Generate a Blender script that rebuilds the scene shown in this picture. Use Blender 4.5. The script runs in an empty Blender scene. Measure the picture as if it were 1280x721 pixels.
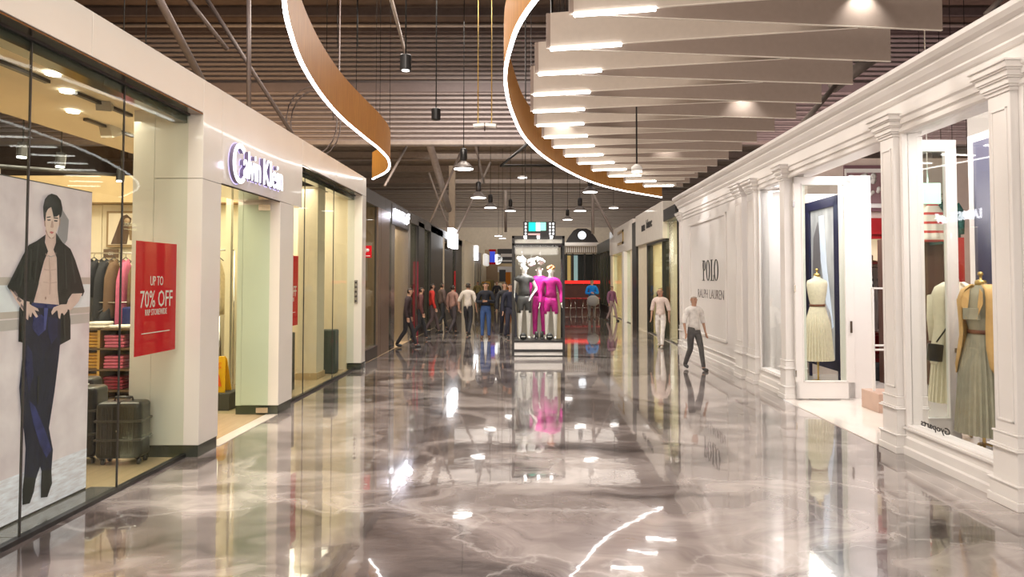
import bpy, bmesh, math, random
from mathutils import Matrix, Vector
random.seed(7)
S = bpy.context.scene
C = S.collection
PI = math.pi
# ------------------------------------------------------------------ camera, world, lights
TH = math.radians(1.95)
cd = bpy.data.cameras.new('camera'); cam = bpy.data.objects.new('camera', cd); C.objects.link(cam)
cam.location = (0, 0, 1.85); cam.rotation_euler = (PI/2 + TH, 0, 0)
cd.sensor_width = 36; cd.lens = 36*853/1280; cd.shift_x = -23/1280; cd.shift_y = -(360.5-318.96)/1280
cd.clip_end = 300
S.camera = cam
S.view_settings.view_transform = 'Standard'; S.view_settings.look = 'None'
S.view_settings.exposure = 0.10; S.view_settings.gamma = 1; S.view_settings.use_curve_mapping = False
w = bpy.data.worlds.new('hall_ambience'); S.world = w; w.use_nodes = True
bg = w.node_tree.nodes['Background']; bg.inputs[0].default_value = (1.0, 0.90, 0.84, 1); bg.inputs[1].default_value = 0.22

def area(name, loc, sx, sy, power, col=(1, .93, .86), rot=(0, 0, 0)):
    l = bpy.data.lights.new(name, 'AREA'); l.shape = 'RECTANGLE'; l.size = sx; l.size_y = sy
    l.energy = power; l.color = col
    o = bpy.data.objects.new(name, l); o.location = loc; o.rotation_euler = rot; C.objects.link(o); return o
def point(name, loc, power, r=.08, col=(1, .93, .86)):
    l = bpy.data.lights.new(name, 'POINT'); l.energy = power; l.shadow_soft_size = r; l.color = col
    o = bpy.data.objects.new(name, l); o.location = loc; C.objects.link(o); return o
def spot(name, loc, target, power, ang=60, r=.06, col=(1, .93, .86), blend=.6):
    l = bpy.data.lights.new(name, 'SPOT'); l.energy = power; l.shadow_soft_size = r; l.color = col
    l.spot_size = math.radians(ang); l.spot_blend = blend
    o = bpy.data.objects.new(name, l); o.location = loc
    o.rotation_euler = (Vector(target)-Vector(loc)).to_track_quat('-Z', 'Y').to_euler(); C.objects.link(o); return o

WARM = (1, .90, .80)
for i, (x, y, p) in enumerate([(-2.2, 3, 680), (-3.0, 9.5, 760), (-3.0, 16, 640), (-1.5, 21.5, 380)]):
    area('unseen_roof_fill', (x, y, 9.6), 4, 2.5, p, WARM)  # unseen fill under the roof, added to brighten the hall
area('added_fill_behind', (-1.5, -3.5, 4.4), 6, 3, 460, WARM, (math.radians(55), 0, 0))  # unseen fill added behind the camera to brighten the facades
for y in (31, 40, 49):
    area('unseen_roof_fill', (0, y, 9.3), 12, 5, 200, WARM)  # more unseen fill, added over the far hall
# light washing the corrugated bulkheads
area('bulkhead_wash_warm', (-11, 20.5, 5.4), 8, .6, 260, (1, .62, .32), (math.radians(115), 0, 0))
area('bulkhead_wash', (-1, 22.6, 5.6), 9, .4, 100, (1, .88, .84), (math.radians(118), 0, 0))
area('bulkhead_wash_pink', (12, 20.5, 5.4), 8, .6, 330, (1, .70, .66), (math.radians(115), 0, 0))
area('bulkhead_wash_far', (0, 51, 5.4), 14, .6, 200, (1, .92, .84), (math.radians(112), 0, 0))
# shop interiors
area('shop_light', (-5.2, 9.2, 3.5), 2.2, 5, 150, (1, .86, .66))
area('shop_light', (-7.2, 9.6, 4.6), 3.0, 4.0, 150, (1, .84, .62))
area('shop_light', (-4.7, 12.9, 3.5), 1.4, 1.6, 45, (1, .87, .68))
area('shop_light', (5.4, 9.2, 3.6), 2.0, 4.5, 170, (1, .93, .92))
area('shop_light', (5.4, 12.4, 3.5), 1.4, 2.0, 60, (1, .95, .94))
area('shop_light', (4.7, 6.3, 3.5), 1.0, 1.4, 50, (1, .93, .88))
for y, p in ((16.5, 70), (19.5, 90), (24, 70), (30, 90), (38, 110), (47, 110)):
    area('shop_light', (-5.3, y, 3.4), 1.8, 2.6, p, (1, .86, .66))
for y, p in ((20.0, 110), (24, 110), (30, 150), (37, 110)):
    area('shop_light', (5.6, y, 3.5), 1.8, 3.0, p, (1, .86, .62))

# ------------------------------------------------------------------ pixel ray helper (flat prints and measured points)
def ray(px, py):
    a = (px-663)/853.; b = -(py-318.96)/853.
    return Vector((a, math.cos(TH)-b*math.sin(TH), math.sin(TH)+b*math.cos(TH)))
def at(px, py, X=None, Y=None, z=None):
    r = ray(px, py)
    t = X/r.x if X is not None else Y/r.y if Y is not None else (z-1.85)/r.z
    return Vector((r.x*t, r.y*t, r.z*t+1.85))

# ------------------------------------------------------------------ materials
MATS = {}
def mat(name, col, rough=.5, metal=0, var=.05, scale=6, bump=0, coat=0, emit=None, es=0, spec=None, stretch=None, col2=None, alpha=1):
    if name in MATS: return MATS[name]
    m = bpy.data.materials.new(name); m.use_nodes = True; nt = m.node_tree; N = nt.nodes; L = nt.links
    b = N['Principled BSDF']; b.inputs['Roughness'].default_value = rough; b.inputs['Metallic'].default_value = metal
    b.inputs['Coat Weight'].default_value = coat
    b.inputs['Alpha'].default_value = alpha
    if spec is not None: b.inputs['Specular IOR Level'].default_value = spec
    tc = N.new('ShaderNodeTexCoord'); mp = N.new('ShaderNodeMapping'); nz = N.new('ShaderNodeTexNoise')
    nz.inputs['Scale'].default_value = scale; nz.inputs['Detail'].default_value = 4
    if stretch: mp.inputs['Scale'].default_value = stretch
    L.new(tc.outputs['Object'], mp.inputs[0]); L.new(mp.outputs[0], nz.inputs['Vector'])
    r = N.new('ShaderNodeValToRGB'); c = Vector(col)
    r.color_ramp.elements[0].position = .3; r.color_ramp.elements[1].position = .7
    c0 = c*(1-var) if col2 is None else Vector(col); c1 = c*(1+var) if col2 is None else Vector(col2)
    r.color_ramp.elements[0].color = (*[min(1, v) for v in c0], 1); r.color_ramp.elements[1].color = (*[min(1, v) for v in c1], 1)
    L.new(nz.outputs['Fac'], r.inputs[0]); L.new(r.outputs[0], b.inputs['Base Color'])
    if bump:
        bp = N.new('ShaderNodeBump'); bp.inputs['Strength'].default_value = bump; bp.inputs['Distance'].default_value = .01
        L.new(nz.outputs['Fac'], bp.inputs['Height']); L.new(bp.outputs[0], b.inputs['Normal'])
    if emit:
        b.inputs['Emission Color'].default_value = (*emit, 1); b.inputs['Emission Strength'].default_value = es
    MATS[name] = m; return m
def glass(name, tint=(.935, .968, .935), boost=.26):
    if name in MATS: return MATS[name]
    m = bpy.data.materials.new(name); m.use_nodes = True; nt = m.node_tree; N = nt.nodes; L = nt.links
    N.remove(N['Principled BSDF']); out = N['Material Output']
    tr = N.new('ShaderNodeBsdfTransparent'); tr.inputs[0].default_value = (*tint, 1)
    gl = N.new('ShaderNodeBsdfGlossy'); gl.inputs['Roughness'].default_value = .01
    fr = N.new('ShaderNodeFresnel'); fr.inputs[0].default_value = 1.5
    ge = N.new('ShaderNodeNewGeometry'); io = N.new('ShaderNodeMath'); io.operation = 'MULTIPLY_ADD'; io.inputs[1].default_value = 1/1.5-1.5; io.inputs[2].default_value = 1.5
    L.new(ge.outputs['Backfacing'], io.inputs[0]); L.new(io.outputs[0], fr.inputs[0])
    mu = N.new('ShaderNodeMath'); mu.operation = 'MULTIPLY'; mu.inputs[1].default_value = boost; mu.use_clamp = True
    mx = N.new('ShaderNodeMixShader')
    L.new(fr.outputs[0], mu.inputs[0]); L.new(mu.outputs[0], mx.inputs[0]); L.new(tr.outputs[0], mx.inputs[1]); L.new(gl.outputs[0], mx.inputs[2]); L.new(mx.outputs[0], out.inputs[0])
    MATS[name] = m; return m
def emis(name, col, s):
    if name in MATS: return MATS[name]
    m = bpy.data.materials.new(name); m.use_nodes = True; nt = m.node_tree; N = nt.nodes
    N.remove(N['Principled BSDF']); e = N.new('ShaderNodeEmission'); e.inputs[0].default_value = (*col, 1); e.inputs[1].default_value = s
    nt.links.new(e.outputs[0], N['Material Output'].inputs[0]); MATS[name] = m; return m

def floor_mat():
    m = bpy.data.materials.new('polished_epoxy'); m.use_nodes = True; nt = m.node_tree; N = nt.nodes; L = nt.links
    b = N['Principled BSDF']
    tc = N.new('ShaderNodeTexCoord'); mp = N.new('ShaderNodeMapping'); mp.inputs['Scale'].default_value = (.50, .66, 1); mp.inputs['Rotation'].default_value = (0, 0, .5)
    L.new(tc.outputs['Object'], mp.inputs[0])
    n0 = N.new('ShaderNodeTexNoise'); n0.inputs['Scale'].default_value = 1.1; n0.inputs['Detail'].default_value = 3
    L.new(mp.outputs[0], n0.inputs['Vector'])
    va = N.new('ShaderNodeVectorMath'); va.operation = 'MULTIPLY_ADD'; va.inputs[1].default_value = (1.6, 1.6, 1.6)
    L.new(n0.outputs['Color'], va.inputs[0]); L.new(mp.outputs[0], va.inputs[2])
    n1 = N.new('ShaderNodeTexNoise'); n1.inputs['Scale'].default_value = 1.0; n1.inputs['Detail'].default_value = 8; n1.inputs['Roughness'].default_value = .58; n1.inputs['Distortion'].default_value = 1.3
    L.new(va.outputs[0], n1.inputs['Vector'])
    r = N.new('ShaderNodeValToRGB'); e = r.color_ramp.elements
    e[0].position = .34; e[0].color = (.06, .047, .046, 1); e[1].position = .66; e[1].color = (.56, .50, .475, 1)
    x = e.new(.45); x.color = (.16, .13, .125, 1); x = e.new(.55); x.color = (.36, .31, .30, 1)
    L.new(n1.outputs['Fac'], r.inputs[0])
    # fine white veins
    vo = N.new('ShaderNodeTexVoronoi'); vo.feature = 'DISTANCE_TO_EDGE'; vo.inputs['Scale'].default_value = .2
    n2 = N.new('ShaderNodeTexNoise'); n2.inputs['Scale'].default_value = 1.2; n2.inputs['Detail'].default_value = 6
    vb = N.new('ShaderNodeVectorMath'); vb.operation = 'MULTIPLY_ADD'; vb.inputs[1].default_value = (1.8, 1.8, 1.8)
    L.new(tc.outputs['Object'], n2.inputs['Vector']); L.new(n2.outputs['Color'], vb.inputs[0]); L.new(tc.outputs['Object'], vb.inputs[2]); L.new(vb.outputs[0], vo.inputs['Vector'])
    rv = N.new('ShaderNodeValToRGB'); rv.color_ramp.elements[0].position = 0; rv.color_ramp.elements[0].color = (.30, .30, .30, 1); rv.color_ramp.elements[1].position = .006; rv.color_ramp.elements[1].color = (0, 0, 0, 1)
    L.new(vo.outputs['Distance'], rv.inputs[0])
    mx = N.new('ShaderNodeMix'); mx.data_type = 'RGBA'; L.new(rv.outputs[0], mx.inputs['Factor'])
    L.new(r.outputs[0], mx.inputs['A']); mx.inputs['B'].default_value = (.8, .76, .74, 1)
    L.new(mx.outputs['Result'], b.inputs['Base Color'])
    b.inputs['Metallic'].default_value = .22; b.inputs['Roughness'].default_value = .13
    b.inputs['Specular IOR Level'].default_value = .8
    b.inputs['Coat Weight'].default_value = 1; b.inputs['Coat Roughness'].default_value = .03; b.inputs['Coat IOR'].default_value = 1.6
    bp = N.new('ShaderNodeBump'); bp.inputs['Strength'].default_value = .028; bp.inputs['Distance'].default_value = .02
    n3 = N.new('ShaderNodeTexNoise'); n3.inputs['Scale'].default_value = 5; L.new(tc.outputs['Object'], n3.inputs['Vector'])
    L.new(n3.outputs['Fac'], bp.inputs['Height']); L.new(bp.outputs[0], b.inputs['Coat Normal']); L.new(bp.outputs[0], b.inputs['Normal'])
    MATS['floor'] = m; return m

FLOOR = floor_mat()
WHITE = mat('white_stone_panel', (.80, .77, .71), .22, var=.03, scale=1.2, coat=.3)
CREAM = mat('cream_shop_wall', (.78, .68, .50), .6, var=.03)
RWHITE = mat('white_painted_timber', (.80, .77, .745), .35, var=.015, scale=3)
SCREAM = mat('cream_soffit', (.74, .62, .44), .7, var=.02)
TAN = mat('tan_bulkhead', (.52, .38, .20), .7)
BLACK = mat('black_metal', (.018, .017, .017), .35, var=.1)
BLACKG = mat('black_gloss', (.02, .018, .018), .12, var=.1)
DGREY = mat('dark_grey_metal', (.07, .062, .06), .4, .4)
BRONZE = mat('bronze_frame', (.26, .19, .15), .35, .5)
STEEL = mat('brushed_steel', (.55, .54, .55), .22, .95, stretch=(1, 1, .05))
KICK = mat('dark_mirror_kick', (.10, .11, .09), .12, .6)
MIRROR = mat('bronze_mirror_soffit', (.42, .34, .30), .08, .9)
MARBLE = mat('white_marble_floor', (.80, .74, .68), .12, var=.04, scale=2, coat=.5)
BEIGE = mat('beige_shop_floor', (.50, .38, .24), .25, var=.08, scale=3, stretch=(6, .6, 1))
CORR = mat('corrugated_steel', (.36, .31, .30), .5, .1, var=.06)
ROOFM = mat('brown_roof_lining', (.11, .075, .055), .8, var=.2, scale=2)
BEAMM = mat('grey_steel_beam', (.34, .29, .26), .5, .2, var=.1)
DBEAM = mat('dark_steel_beam', (.11, .085, .08), .5, .2, var=.1)
OAK = mat('oak_veneer', (.46, .19, .03), .5, var=.1, scale=9, stretch=(9, 9, .35), col2=(.66, .31, .06))
CORD = mat('matt_black_cord', (.012, .012, .012), .9)
SHADED_FELT = mat('shaded_felt_baffle', (.33, .26, .22), .9, var=.03, scale=20)  # darker felt colour paints in the shade on panels without LED
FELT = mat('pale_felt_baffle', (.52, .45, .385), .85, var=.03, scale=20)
LED = emis('white_led', (1, .97, .93), 14)
LEDR = emis('ribbon_led', (1, .98, .96), 9)
LEDB = emis('cool_sign_led', (.90, .88, 1), 5)
GLASS = glass('clear_glass')
GLASSR = glass('shop_window_glass', (.97, .975, .97), .7)
GLASSG = glass('green_glass', (.90, .955, .91))
GLASSK = glass('case_glass', (.975, .985, .98), .5)
RED = mat('red_print', (.66, .003, .014), .6, var=.02, spec=.25)
WPRINT = mat('white_print', (.85, .84, .82), .5, var=.01)
KPRINT = mat('black_print', (.02, .02, .02), .5, var=.02)
SKIN = mat('skin', (.50, .29, .20), .55, var=.06)
HAIR = mat('dark_hair', (.025, .017, .013), .5, var=.3, scale=40)
MANN = mat('white_mannequin', (.82, .79, .74), .35, var=.01)
BRASS = mat('aged_brass', (.55, .38, .13), .3, .9)
NAVY = mat('navy_lacquer', (.009, .009, .045), .4)
CHROME = mat('chrome', (.75, .74, .73), .12, 1)

# ------------------------------------------------------------------ object tree helpers
MW = {}          # object -> world matrix
XF = [Matrix.Identity(4)]
def new_empty(name, loc, rz=0, parent=None):
    o = bpy.data.objects.new(name, None); C.objects.link(o); o.empty_display_size = .1
    m = Matrix.Translation(Vector(loc)) @ Matrix.Rotation(rz, 4, 'Z')
    o.location = loc; o.rotation_euler = (0, 0, rz); MW[o] = m
    return o
def tag(o, label=None, cat=None, group=None, kind=None):
    if label: o['label'] = label
    if cat: o['category'] = cat
    if group: o['group'] = group
    if kind: o['kind'] = kind
    return o
def thing(name, label, cat, loc=(0, 0, 0), rz=0, group=None):
    return tag(new_empty(name, XF[0] @ Vector(loc), rz), label, cat, group)
class MB:
    def __init__(s): s.v = []; s.f = []; s.m = []; s.sm = []
    def add(s, vs, fs, smooth=False):
        n = len(s.v); s.v += [XF[0] @ Vector(v) for v in vs]; s.f += [tuple(i+n for i in f) for f in fs]; s.sm += [smooth]*len(fs); return s
    def box(s, x0, x1, y0, y1, z0, z1):
        vs = [(x, y, z) for x in (x0, x1) for y in (y0, y1) for z in (z0, z1)]
        return s.add(vs, [(0, 1, 3, 2), (4, 6, 7, 5), (0, 4, 5, 1), (2, 3, 7, 6), (0, 2, 6, 4), (1, 5, 7, 3)])
    def rbox(s, c, size, rz=0, rx=0, ry=0):
        M = Matrix.Translation(Vector(c)) @ Matrix.Rotation(rz, 4, 'Z') @ Matrix.Rotation(rx, 4, 'X') @ Matrix.Rotation(ry, 4, 'Y')
        h = Vector(size)/2
        vs = [M @ Vector((x*h.x, y*h.y, z*h.z)) for x in (-1, 1) for y in (-1, 1) for z in (-1, 1)]
        return s.add(vs, [(0, 1, 3, 2), (4, 6, 7, 5), (0, 4, 5, 1), (2, 3, 7, 6), (0, 2, 6, 4), (1, 5, 7, 3)])
    def tube(s, pts, r, n=8, closed=False, smooth=True):
        pts = [Vector(p) for p in pts]; k = len(pts); vs = []; up0 = None
        for i, p in enumerate(pts):
            a = pts[max(0, i-1)]; b = pts[min(k-1, i+1)]; d = (b-a).normalized()
            ref = Vector((0, 0, 1)) if abs(d.z) < .95 else Vector((1, 0, 0))
            u = d.cross(ref).normalized(); v = d.cross(u)
            rr = r[i] if isinstance(r, (list, tuple)) else r
            vs += [p + rr*(math.cos(2*PI*j/n)*u + math.sin(2*PI*j/n)*v) for j in range(n)]
        fs = [(i*n+j, i*n+(j+1) % n, (i+1)*n+(j+1) % n, (i+1)*n+j) for i in range(k-1) for j in range(n)]
        fs += [tuple(range(n))[::-1], tuple((k-1)*n+j for j in range(n))]
        return s.add(vs, fs, smooth)
    def lathe(s, c, prof, n=20, axis='z', smooth=True, sx=1, sy=1):
        vs = []
        for (r, h) in prof:
            for j in range(n):
                a = 2*PI*j/n; q = (r*math.cos(a)*sx, r*math.sin(a)*sy, h)
                if axis == 'x': q = (h, q[0], q[1])
                if axis == 'y': q = (q[0], h, q[1])
                vs.append(Vector(c)+Vector(q))
        k = len(prof)
        fs = [(i*n+j, i*n+(j+1) % n, (i+1)*n+(j+1) % n, (i+1)*n+j) for i in range(k-1) for j in range(n)]
        fs += [tuple(range(n))[::-1], tuple((k-1)*n+j for j in range(n))]
        return s.add(vs, fs, smooth)
    def prism(s, pts, vec):          # planar polygon pts extruded by vec
        n = len(pts); pts = [Vector(p) for p in pts]; vec = Vector(vec)
        vs = pts + [p+vec for p in pts]
        return s.add(vs, [tuple(range(n))[::-1], tuple(range(n, 2*n))] + [(i, (i+1) % n, n+(i+1) % n, n+i) for i in range(n)])
    def grid(s, rows, smooth=True, closed=False):
        n = len(rows[0]); vs = [p for r in rows for p in r]
        m = n if closed else n-1
        return s.add(vs, [(i*n+j, i*n+(j+1) % n, (i+1)*n+(j+1) % n, (i+1)*n+j) for i in range(len(rows)-1) for j in range(m)], smooth)
    def build(s, name, m, parent=None, bevel=0, solid=0, seg=2, fix=True):
        me = bpy.data.meshes.new(name)
        vs = s.v
        if parent is None:
            lo = Vector([min(v[i] for v in vs) for i in range(3)]); hi = Vector([max(v[i] for v in vs) for i in range(3)])
            o0 = Vector(((lo.x+hi.x)/2, (lo.y+hi.y)/2, lo.z)); W = Matrix.Translation(o0)
        else: W = MW[parent]
        inv = W.inverted(); me.from_pydata([inv @ v for v in vs], [], s.f)
        me.polygons.foreach_set('use_smooth', s.sm)
        if fix:
            bm = bmesh.new(); bm.from_mesh(me); bmesh.ops.recalc_face_normals(bm, faces=bm.faces); bm.to_mesh(me); bm.free()
        me.materials.append(m)
        o = bpy.data.objects.new(name, me); C.objects.link(o); MW[o] = W
        if parent is None: o.location = W.translation
        else: o.parent = parent
        if solid:
            q = o.modifiers.new('s', 'SOLIDIFY'); q.thickness = solid
        if bevel:
            q = o.modifiers.new('b', 'BEVEL'); q.width = bevel; q.segments = seg; q.limit_method = 'ANGLE'
        return o
def bx(*a): return MB().box(*a)
def struct(name, mb, m, parent=None, **k):
    o = mb.build(name, m, parent, **k)
    if parent is None: o['kind'] = 'structure'
    return o
def sempty(name, loc): return tag(new_empty(name, XF[0] @ Vector(loc)), kind='structure')
def copy_tree(o, loc=None, rz=None, label=None, parent=None, group=None):
    c = o.copy(); C.objects.link(c)
    if parent is not None: c.parent = parent
    if loc is not None: c.location = loc
    if rz is not None: c.rotation_euler = (0, 0, rz)
    if label: c['label'] = label
    if group: c['group'] = group
    for ch in list(o.children): copy_tree(ch, parent=c)
    return c
def text_mb(body, o, u, v, w, h, depth=.01, mb=None, res=2, condense=None, offset=0):
    """words as geometry: box w x h with lower left corner o, writing along u, up v."""
    cu = bpy.data.curves.new('t', 'FONT'); cu.body = body; cu.extrude = .5; cu.resolution_u = res; cu.offset = offset
    ob = bpy.data.objects.new('t', cu); C.objects.link(ob); dg = bpy.context.evaluated_depsgraph_get()
    me = bpy.data.meshes.new_from_object(ob.evaluated_get(dg))
    vs = [x.co.copy() for x in me.vertices]; fs = [tuple(p.vertices) for p in me.polygons]
    bpy.data.objects.remove(ob); bpy.data.curves.remove(cu); bpy.data.meshes.remove(me)
    x0 = min(p.x for p in vs); x1 = max(p.x for p in vs); y0 = min(p.y for p in vs); y1 = max(p.y for p in vs)
    u = Vector(u).normalized(); v = Vector(v).normalized(); n = u.cross(v); o = Vector(o)
    out = [o + u*((p.x-x0)/(x1-x0)*w) + v*((p.y-y0)/(y1-y0)*h) + n*(p.z*depth) for p in vs]
    mb = mb or MB(); mb.add(out, fs); return mb
ORD = ['first', 'second', 'third', 'fourth', 'fifth', 'sixth', 'seventh', 'eighth', 'ninth', 'tenth', 'eleventh', 'twelfth', 'thirteenth', 'fourteenth', 'fifteenth', 'sixteenth']
def catmull(P, k=6):
    P = [Vector((*p, 0)[:3]) for p in P]; out = []
    for i in range(len(P)-1):
        a = P[max(0, i-1)]; b = P[i]; c = P[i+1]; d = P[min(len(P)-1, i+2)]
        for j in range(k):
            t = j/k
            out.append(.5*((2*b)+(c-a)*t+(2*a-5*b+4*c-d)*t*t+(3*b-a-3*c+d)*t**3))
    out.append(P[-1]); return out

# ================================================================== SETTING: floors and hall
struct('floor', bx(-3.6, 4.0, -8, 58, -.1, 0), FLOOR)
struct('floor_shop_left', bx(-12, -3.6, 2, 58, -.1, 0), BEIGE)
struct('floor_shop_right', bx(4.0, 12, 2, 58, -.1, 0), MARBLE)
tr = MB(); tr.box(-3.60, -3.44, 7.6, 9.36, .0, .006)
struct('trim_1', tr, mat('stone_threshold', (.62, .58, .52), .3))
struct('trim_2', bx(3.86, 4.02, 7.7, 10.5, 0, .008), MARBLE)
# roof and purlins
rf = sempty('ceiling', (0, 20, 10.95))
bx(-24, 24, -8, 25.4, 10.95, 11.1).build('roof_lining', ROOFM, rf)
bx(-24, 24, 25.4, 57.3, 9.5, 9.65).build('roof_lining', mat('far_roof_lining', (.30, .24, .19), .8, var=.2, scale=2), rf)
for y in (19.2, 21.0, 22.4, 23.9):
    bx(-24, 24, y, y+.12, 10.6, 10.85).build('purlin', DBEAM, rf)
for i, y in enumerate((28.5, 32, 36, 40.5, 45.5, 51)):
    bx(-24, 24, y, y+.22, 9.0, 9.4).build('purlin', BEAMM, rf)
MB().tube([(-24, 23.2, 10.55), (24, 23.2, 10.55)], .07, 8).build('pipe', BEAMM, rf)
MB().tube([(-24, 30, 8.7), (24, 30, 8.7)], .07, 8).build('pipe', BEAMM, rf)
MB().tube([(-24, 38, 8.5), (24, 38, 8.5)], .08, 8).build('pipe', BEAMM, rf)
MB().tube([(-24, 55, 9.0), (24, 55, 9.0)], .09, 8).build('pipe', BEAMM, rf)
def corrugated(z0, z1, Y, pitch, x0, x1):
    mb = MB(); P = []; z = z0; d = pitch*.95
    while z < z1-1e-4:
        for (a, y) in ((0, Y), (.36, Y), (.42, Y+d), (.94, Y+d)):
            zz = z+a*pitch
            if zz < z1: P.append((y, zz))
        z += pitch
    P.append((Y, z1)); mb.grid([[Vector((x, y, zz)) for (y, zz) in P] for x in (x0, x1)], smooth=False)
    return mb
bw = sempty('wall_bulkhead', (0, 25, 6.86))
o = corrugated(6.9, 8.72, 25, .176, -24, 24).build('cladding', CORR, bw, fix=False)
corrugated(9.05, 10.85, 25, .176, -24, 24).build('cladding', CORR, bw, fix=False)
bx(-24, 24, 24.9, 25.3, 8.72, 9.05).build('steel_beam', mat('purple_grey_beam', (.20, .165, .165), .6), bw)
bx(-24, 24, 24.85, 25.3, 10.85, 11.0).build('steel_beam', DBEAM, bw)
bx(-24, 24, 24.95, 25.3, 6.78, 6.9).build('steel_beam', BEAMM, bw)
bw = sempty('wall_back', (0, 57, 0))
corrugated(6.1, 7.6, 57, .17, -24, 24).build('cladding', mat('far_corrugated_steel', (.46, .41, .36), .5), bw, fix=False)
corrugated(7.75, 9.5, 57, .17, -24, 24).build('cladding', MATS['far_corrugated_steel'], bw, fix=False)
bx(-24, 24, 56.8, 57.3, 7.6, 7.75).build('steel_beam', BEAMM, bw)
bx(-24, 24, 56.9, 57.2, 0, 6.1).build('plaster_panel', mat('back_plaster', (.62, .56, .46), .8), bw)
struct('wall_left', bx(-24.2, -24, -8, 57.3, 0, 11), ROOFM)
struct('wall_right', bx(24, 24.2, -8, 57.3, 0, 11), ROOFM)

# steel struts and posts in the roof space
def strut(a, b, r, label, m=BEAMM, name='roof_strut', cat='strut'):
    return tag(MB().tube([a, b], r, 8).build(name, m), label, cat)
def pstrut(p, q, Yp, Yq, r, label, m=BEAMM, **k): return strut(at(*p, Y=Yp), at(*q, Y=Yq), r, label, m, **k)
pstrut((190, -18), (252, 100), 11, 13, .07, 'dark steel brace slanting above the left shopfront nearest the camera', DBEAM)
pstrut((311, -20), (311, 150), 13, 13, .045, 'upright dark post standing behind the top of the left white shopfront', DBEAM, name='roof_post', cat='post')
pstrut((222, -18), (284, 62), 14, 15, .05, 'short dark brace ending in mid-roof left of the upright post', DBEAM)
pstrut((248, -18), (372, 178), 15, 17, .05, 'long dark brace crossing behind the upright post', DBEAM)
pstrut((484, -20), (508, 72), 16, 22, .05, 'pale steel brace beside the near black cylinder pendant', BEAMM)
pstrut((511, 178), (481, 232), 27, 24, .045, 'thin pale brace leaning over the second left shop')
pstrut((536, 176), (561, 262), 28, 33, .16, 'thick round steel strut sloping down to the tan column')
pstrut((576, 190), (536, 282), 28, 28, .05, 'thin pale brace crossing the thick round strut, falling to the left')
pstrut((593, 176), (605, 228), 28, 31, .05, 'short pale brace just right of the largest dome pendant')
pstrut((613, 203), (571, 292), 33, 30, .05, 'thin pale brace falling left from the middle dome pendants')
pstrut((536, 216), (560, 283), 33, 33, .05, 'thin pale brace behind the thick strut, falling to the right')
pstrut((740, 240), (771, 300), 33, 33, .07, 'pale brace falling right below the right dome pendants')
pstrut((990, 170), (1050, 100), 14, 16, .06, 'pinkish brace rising behind the baffle ends above the right shopfront', BEAMM)
pstrut((1040, 110), (1092, 72), 16, 16, .14, 'wide steel brace between baffle ends and corrugated wall', BEAMM)
pstrut((1232, 18), (1262, -12), 15, 15, .06, 'brace high at the upper right above the cornice', BEAMM)
tag(bx(-4.15, -3.85, 34.6, 34.9, 4.2, 7.6).build('steel_column', mat('tan_column', (.50, .42, .33), .6)), 'tan boxed steel column rising behind the lit square sign', 'column')
pstrut((741, 238), (741, 292), 34, 34, .08, 'grey upright post behind the right dome pendants', BEAMM, name='roof_post', cat='post')
pstrut((632, 238), (632, 290), 50, 50, .1, 'far grey upright post in front of the end wall cladding', BEAMM, name='roof_post', cat='post')

# ================================================================== RIBBON CEILINGS
ZB, ZT = 4.6, 5.32
KS = .764; CAMP = Vector((0, 0, 1.85)); ZTOP = 1.85+(10.97-1.85)/KS   # the ribbon ceiling hangs just above the shopfronts
XF[0] = Matrix.Translation(CAMP) @ Matrix.Scale(KS, 4) @ Matrix.Translation(-CAMP)
def ks(p): return XF[0] @ Vector(p)
def ribbon(P, label, name='ribbon_fascia'):
    pts = catmull(P, 8); b = thing(name, label, 'ceiling feature', (pts[0].x, pts[0].y, ZB))
    nrm = []
    for i, p in enumerate(pts):
        d = (pts[min(len(pts)-1, i+1)]-pts[max(0, i-1)]).normalized(); nrm.append(Vector((-d.y, d.x, 0)))
    step = 8
    for k in range(0, len(pts)-1, step):
        q = list(range(k, min(k+step, len(pts)-1)+1)); rows = []
        for i in q:
            p = pts[i]; n = nrm[i]*.02
            rows.append([Vector((p.x+n.x, p.y+n.y, ZB)), Vector((p.x+n.x, p.y+n.y, ZT)), Vector((p.x-n.x, p.y-n.y, ZT)), Vector((p.x-n.x, p.y-n.y, ZB))])
        mb = MB(); mb.grid(rows, smooth=False, closed=True)
        n = len(mb.v); mb.f += [(0, 1, 2, 3), (n-4, n-3, n-2, n-1)]; mb.sm += [False]*2
        mb.build('veneer_panel', OAK, b)
    MB().grid([[Vector((p.x+n.x*s, p.y+n.y*s, z)) for (s, z) in ((.022, ZB-.028), (.022, ZB), (-.022, ZB), (-.022, ZB-.028))] for p, n in zip(pts, nrm)], smooth=False, closed=True).build('led_strip', LEDR, b)
    for i in range(6, len(pts), 11):
        MB().tube([(pts[i].x, pts[i].y, ZT), (pts[i].x, pts[i].y, ZTOP)], .006, 5).build('suspension_wire', CORD, b)
    return b
ribbon([(-.6, 3.0), (-1.35, 4.4), (-2.0, 5.6), (-2.43, 6.65), (-2.72, 7.71), (-2.94, 8.77), (-3.12, 10.1), (-3.22, 11.53), (-3.22, 13.1), (-3.20, 14.4), (-3.29, 15.77), (-3.65, 17.3), (-4.34, 18.69)],
       'curved oak ribbon with LED edge hanging over the left white shopfront')
ribbon([(1.3, 4.2), (.75, 4.9), (.34, 5.75), (.04, 6.65), (-.13, 7.3), (-.23, 7.95), (-.32, 8.8), (-.35, 9.77), (-.3, 11.2), (-.09, 13.33), (.45, 15.77), (1.47, 18.69), (2.64, 20.85), (4.42, 22.93)],
       'curved oak ribbon with LED edge wrapping the pale ceiling baffles')
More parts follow.
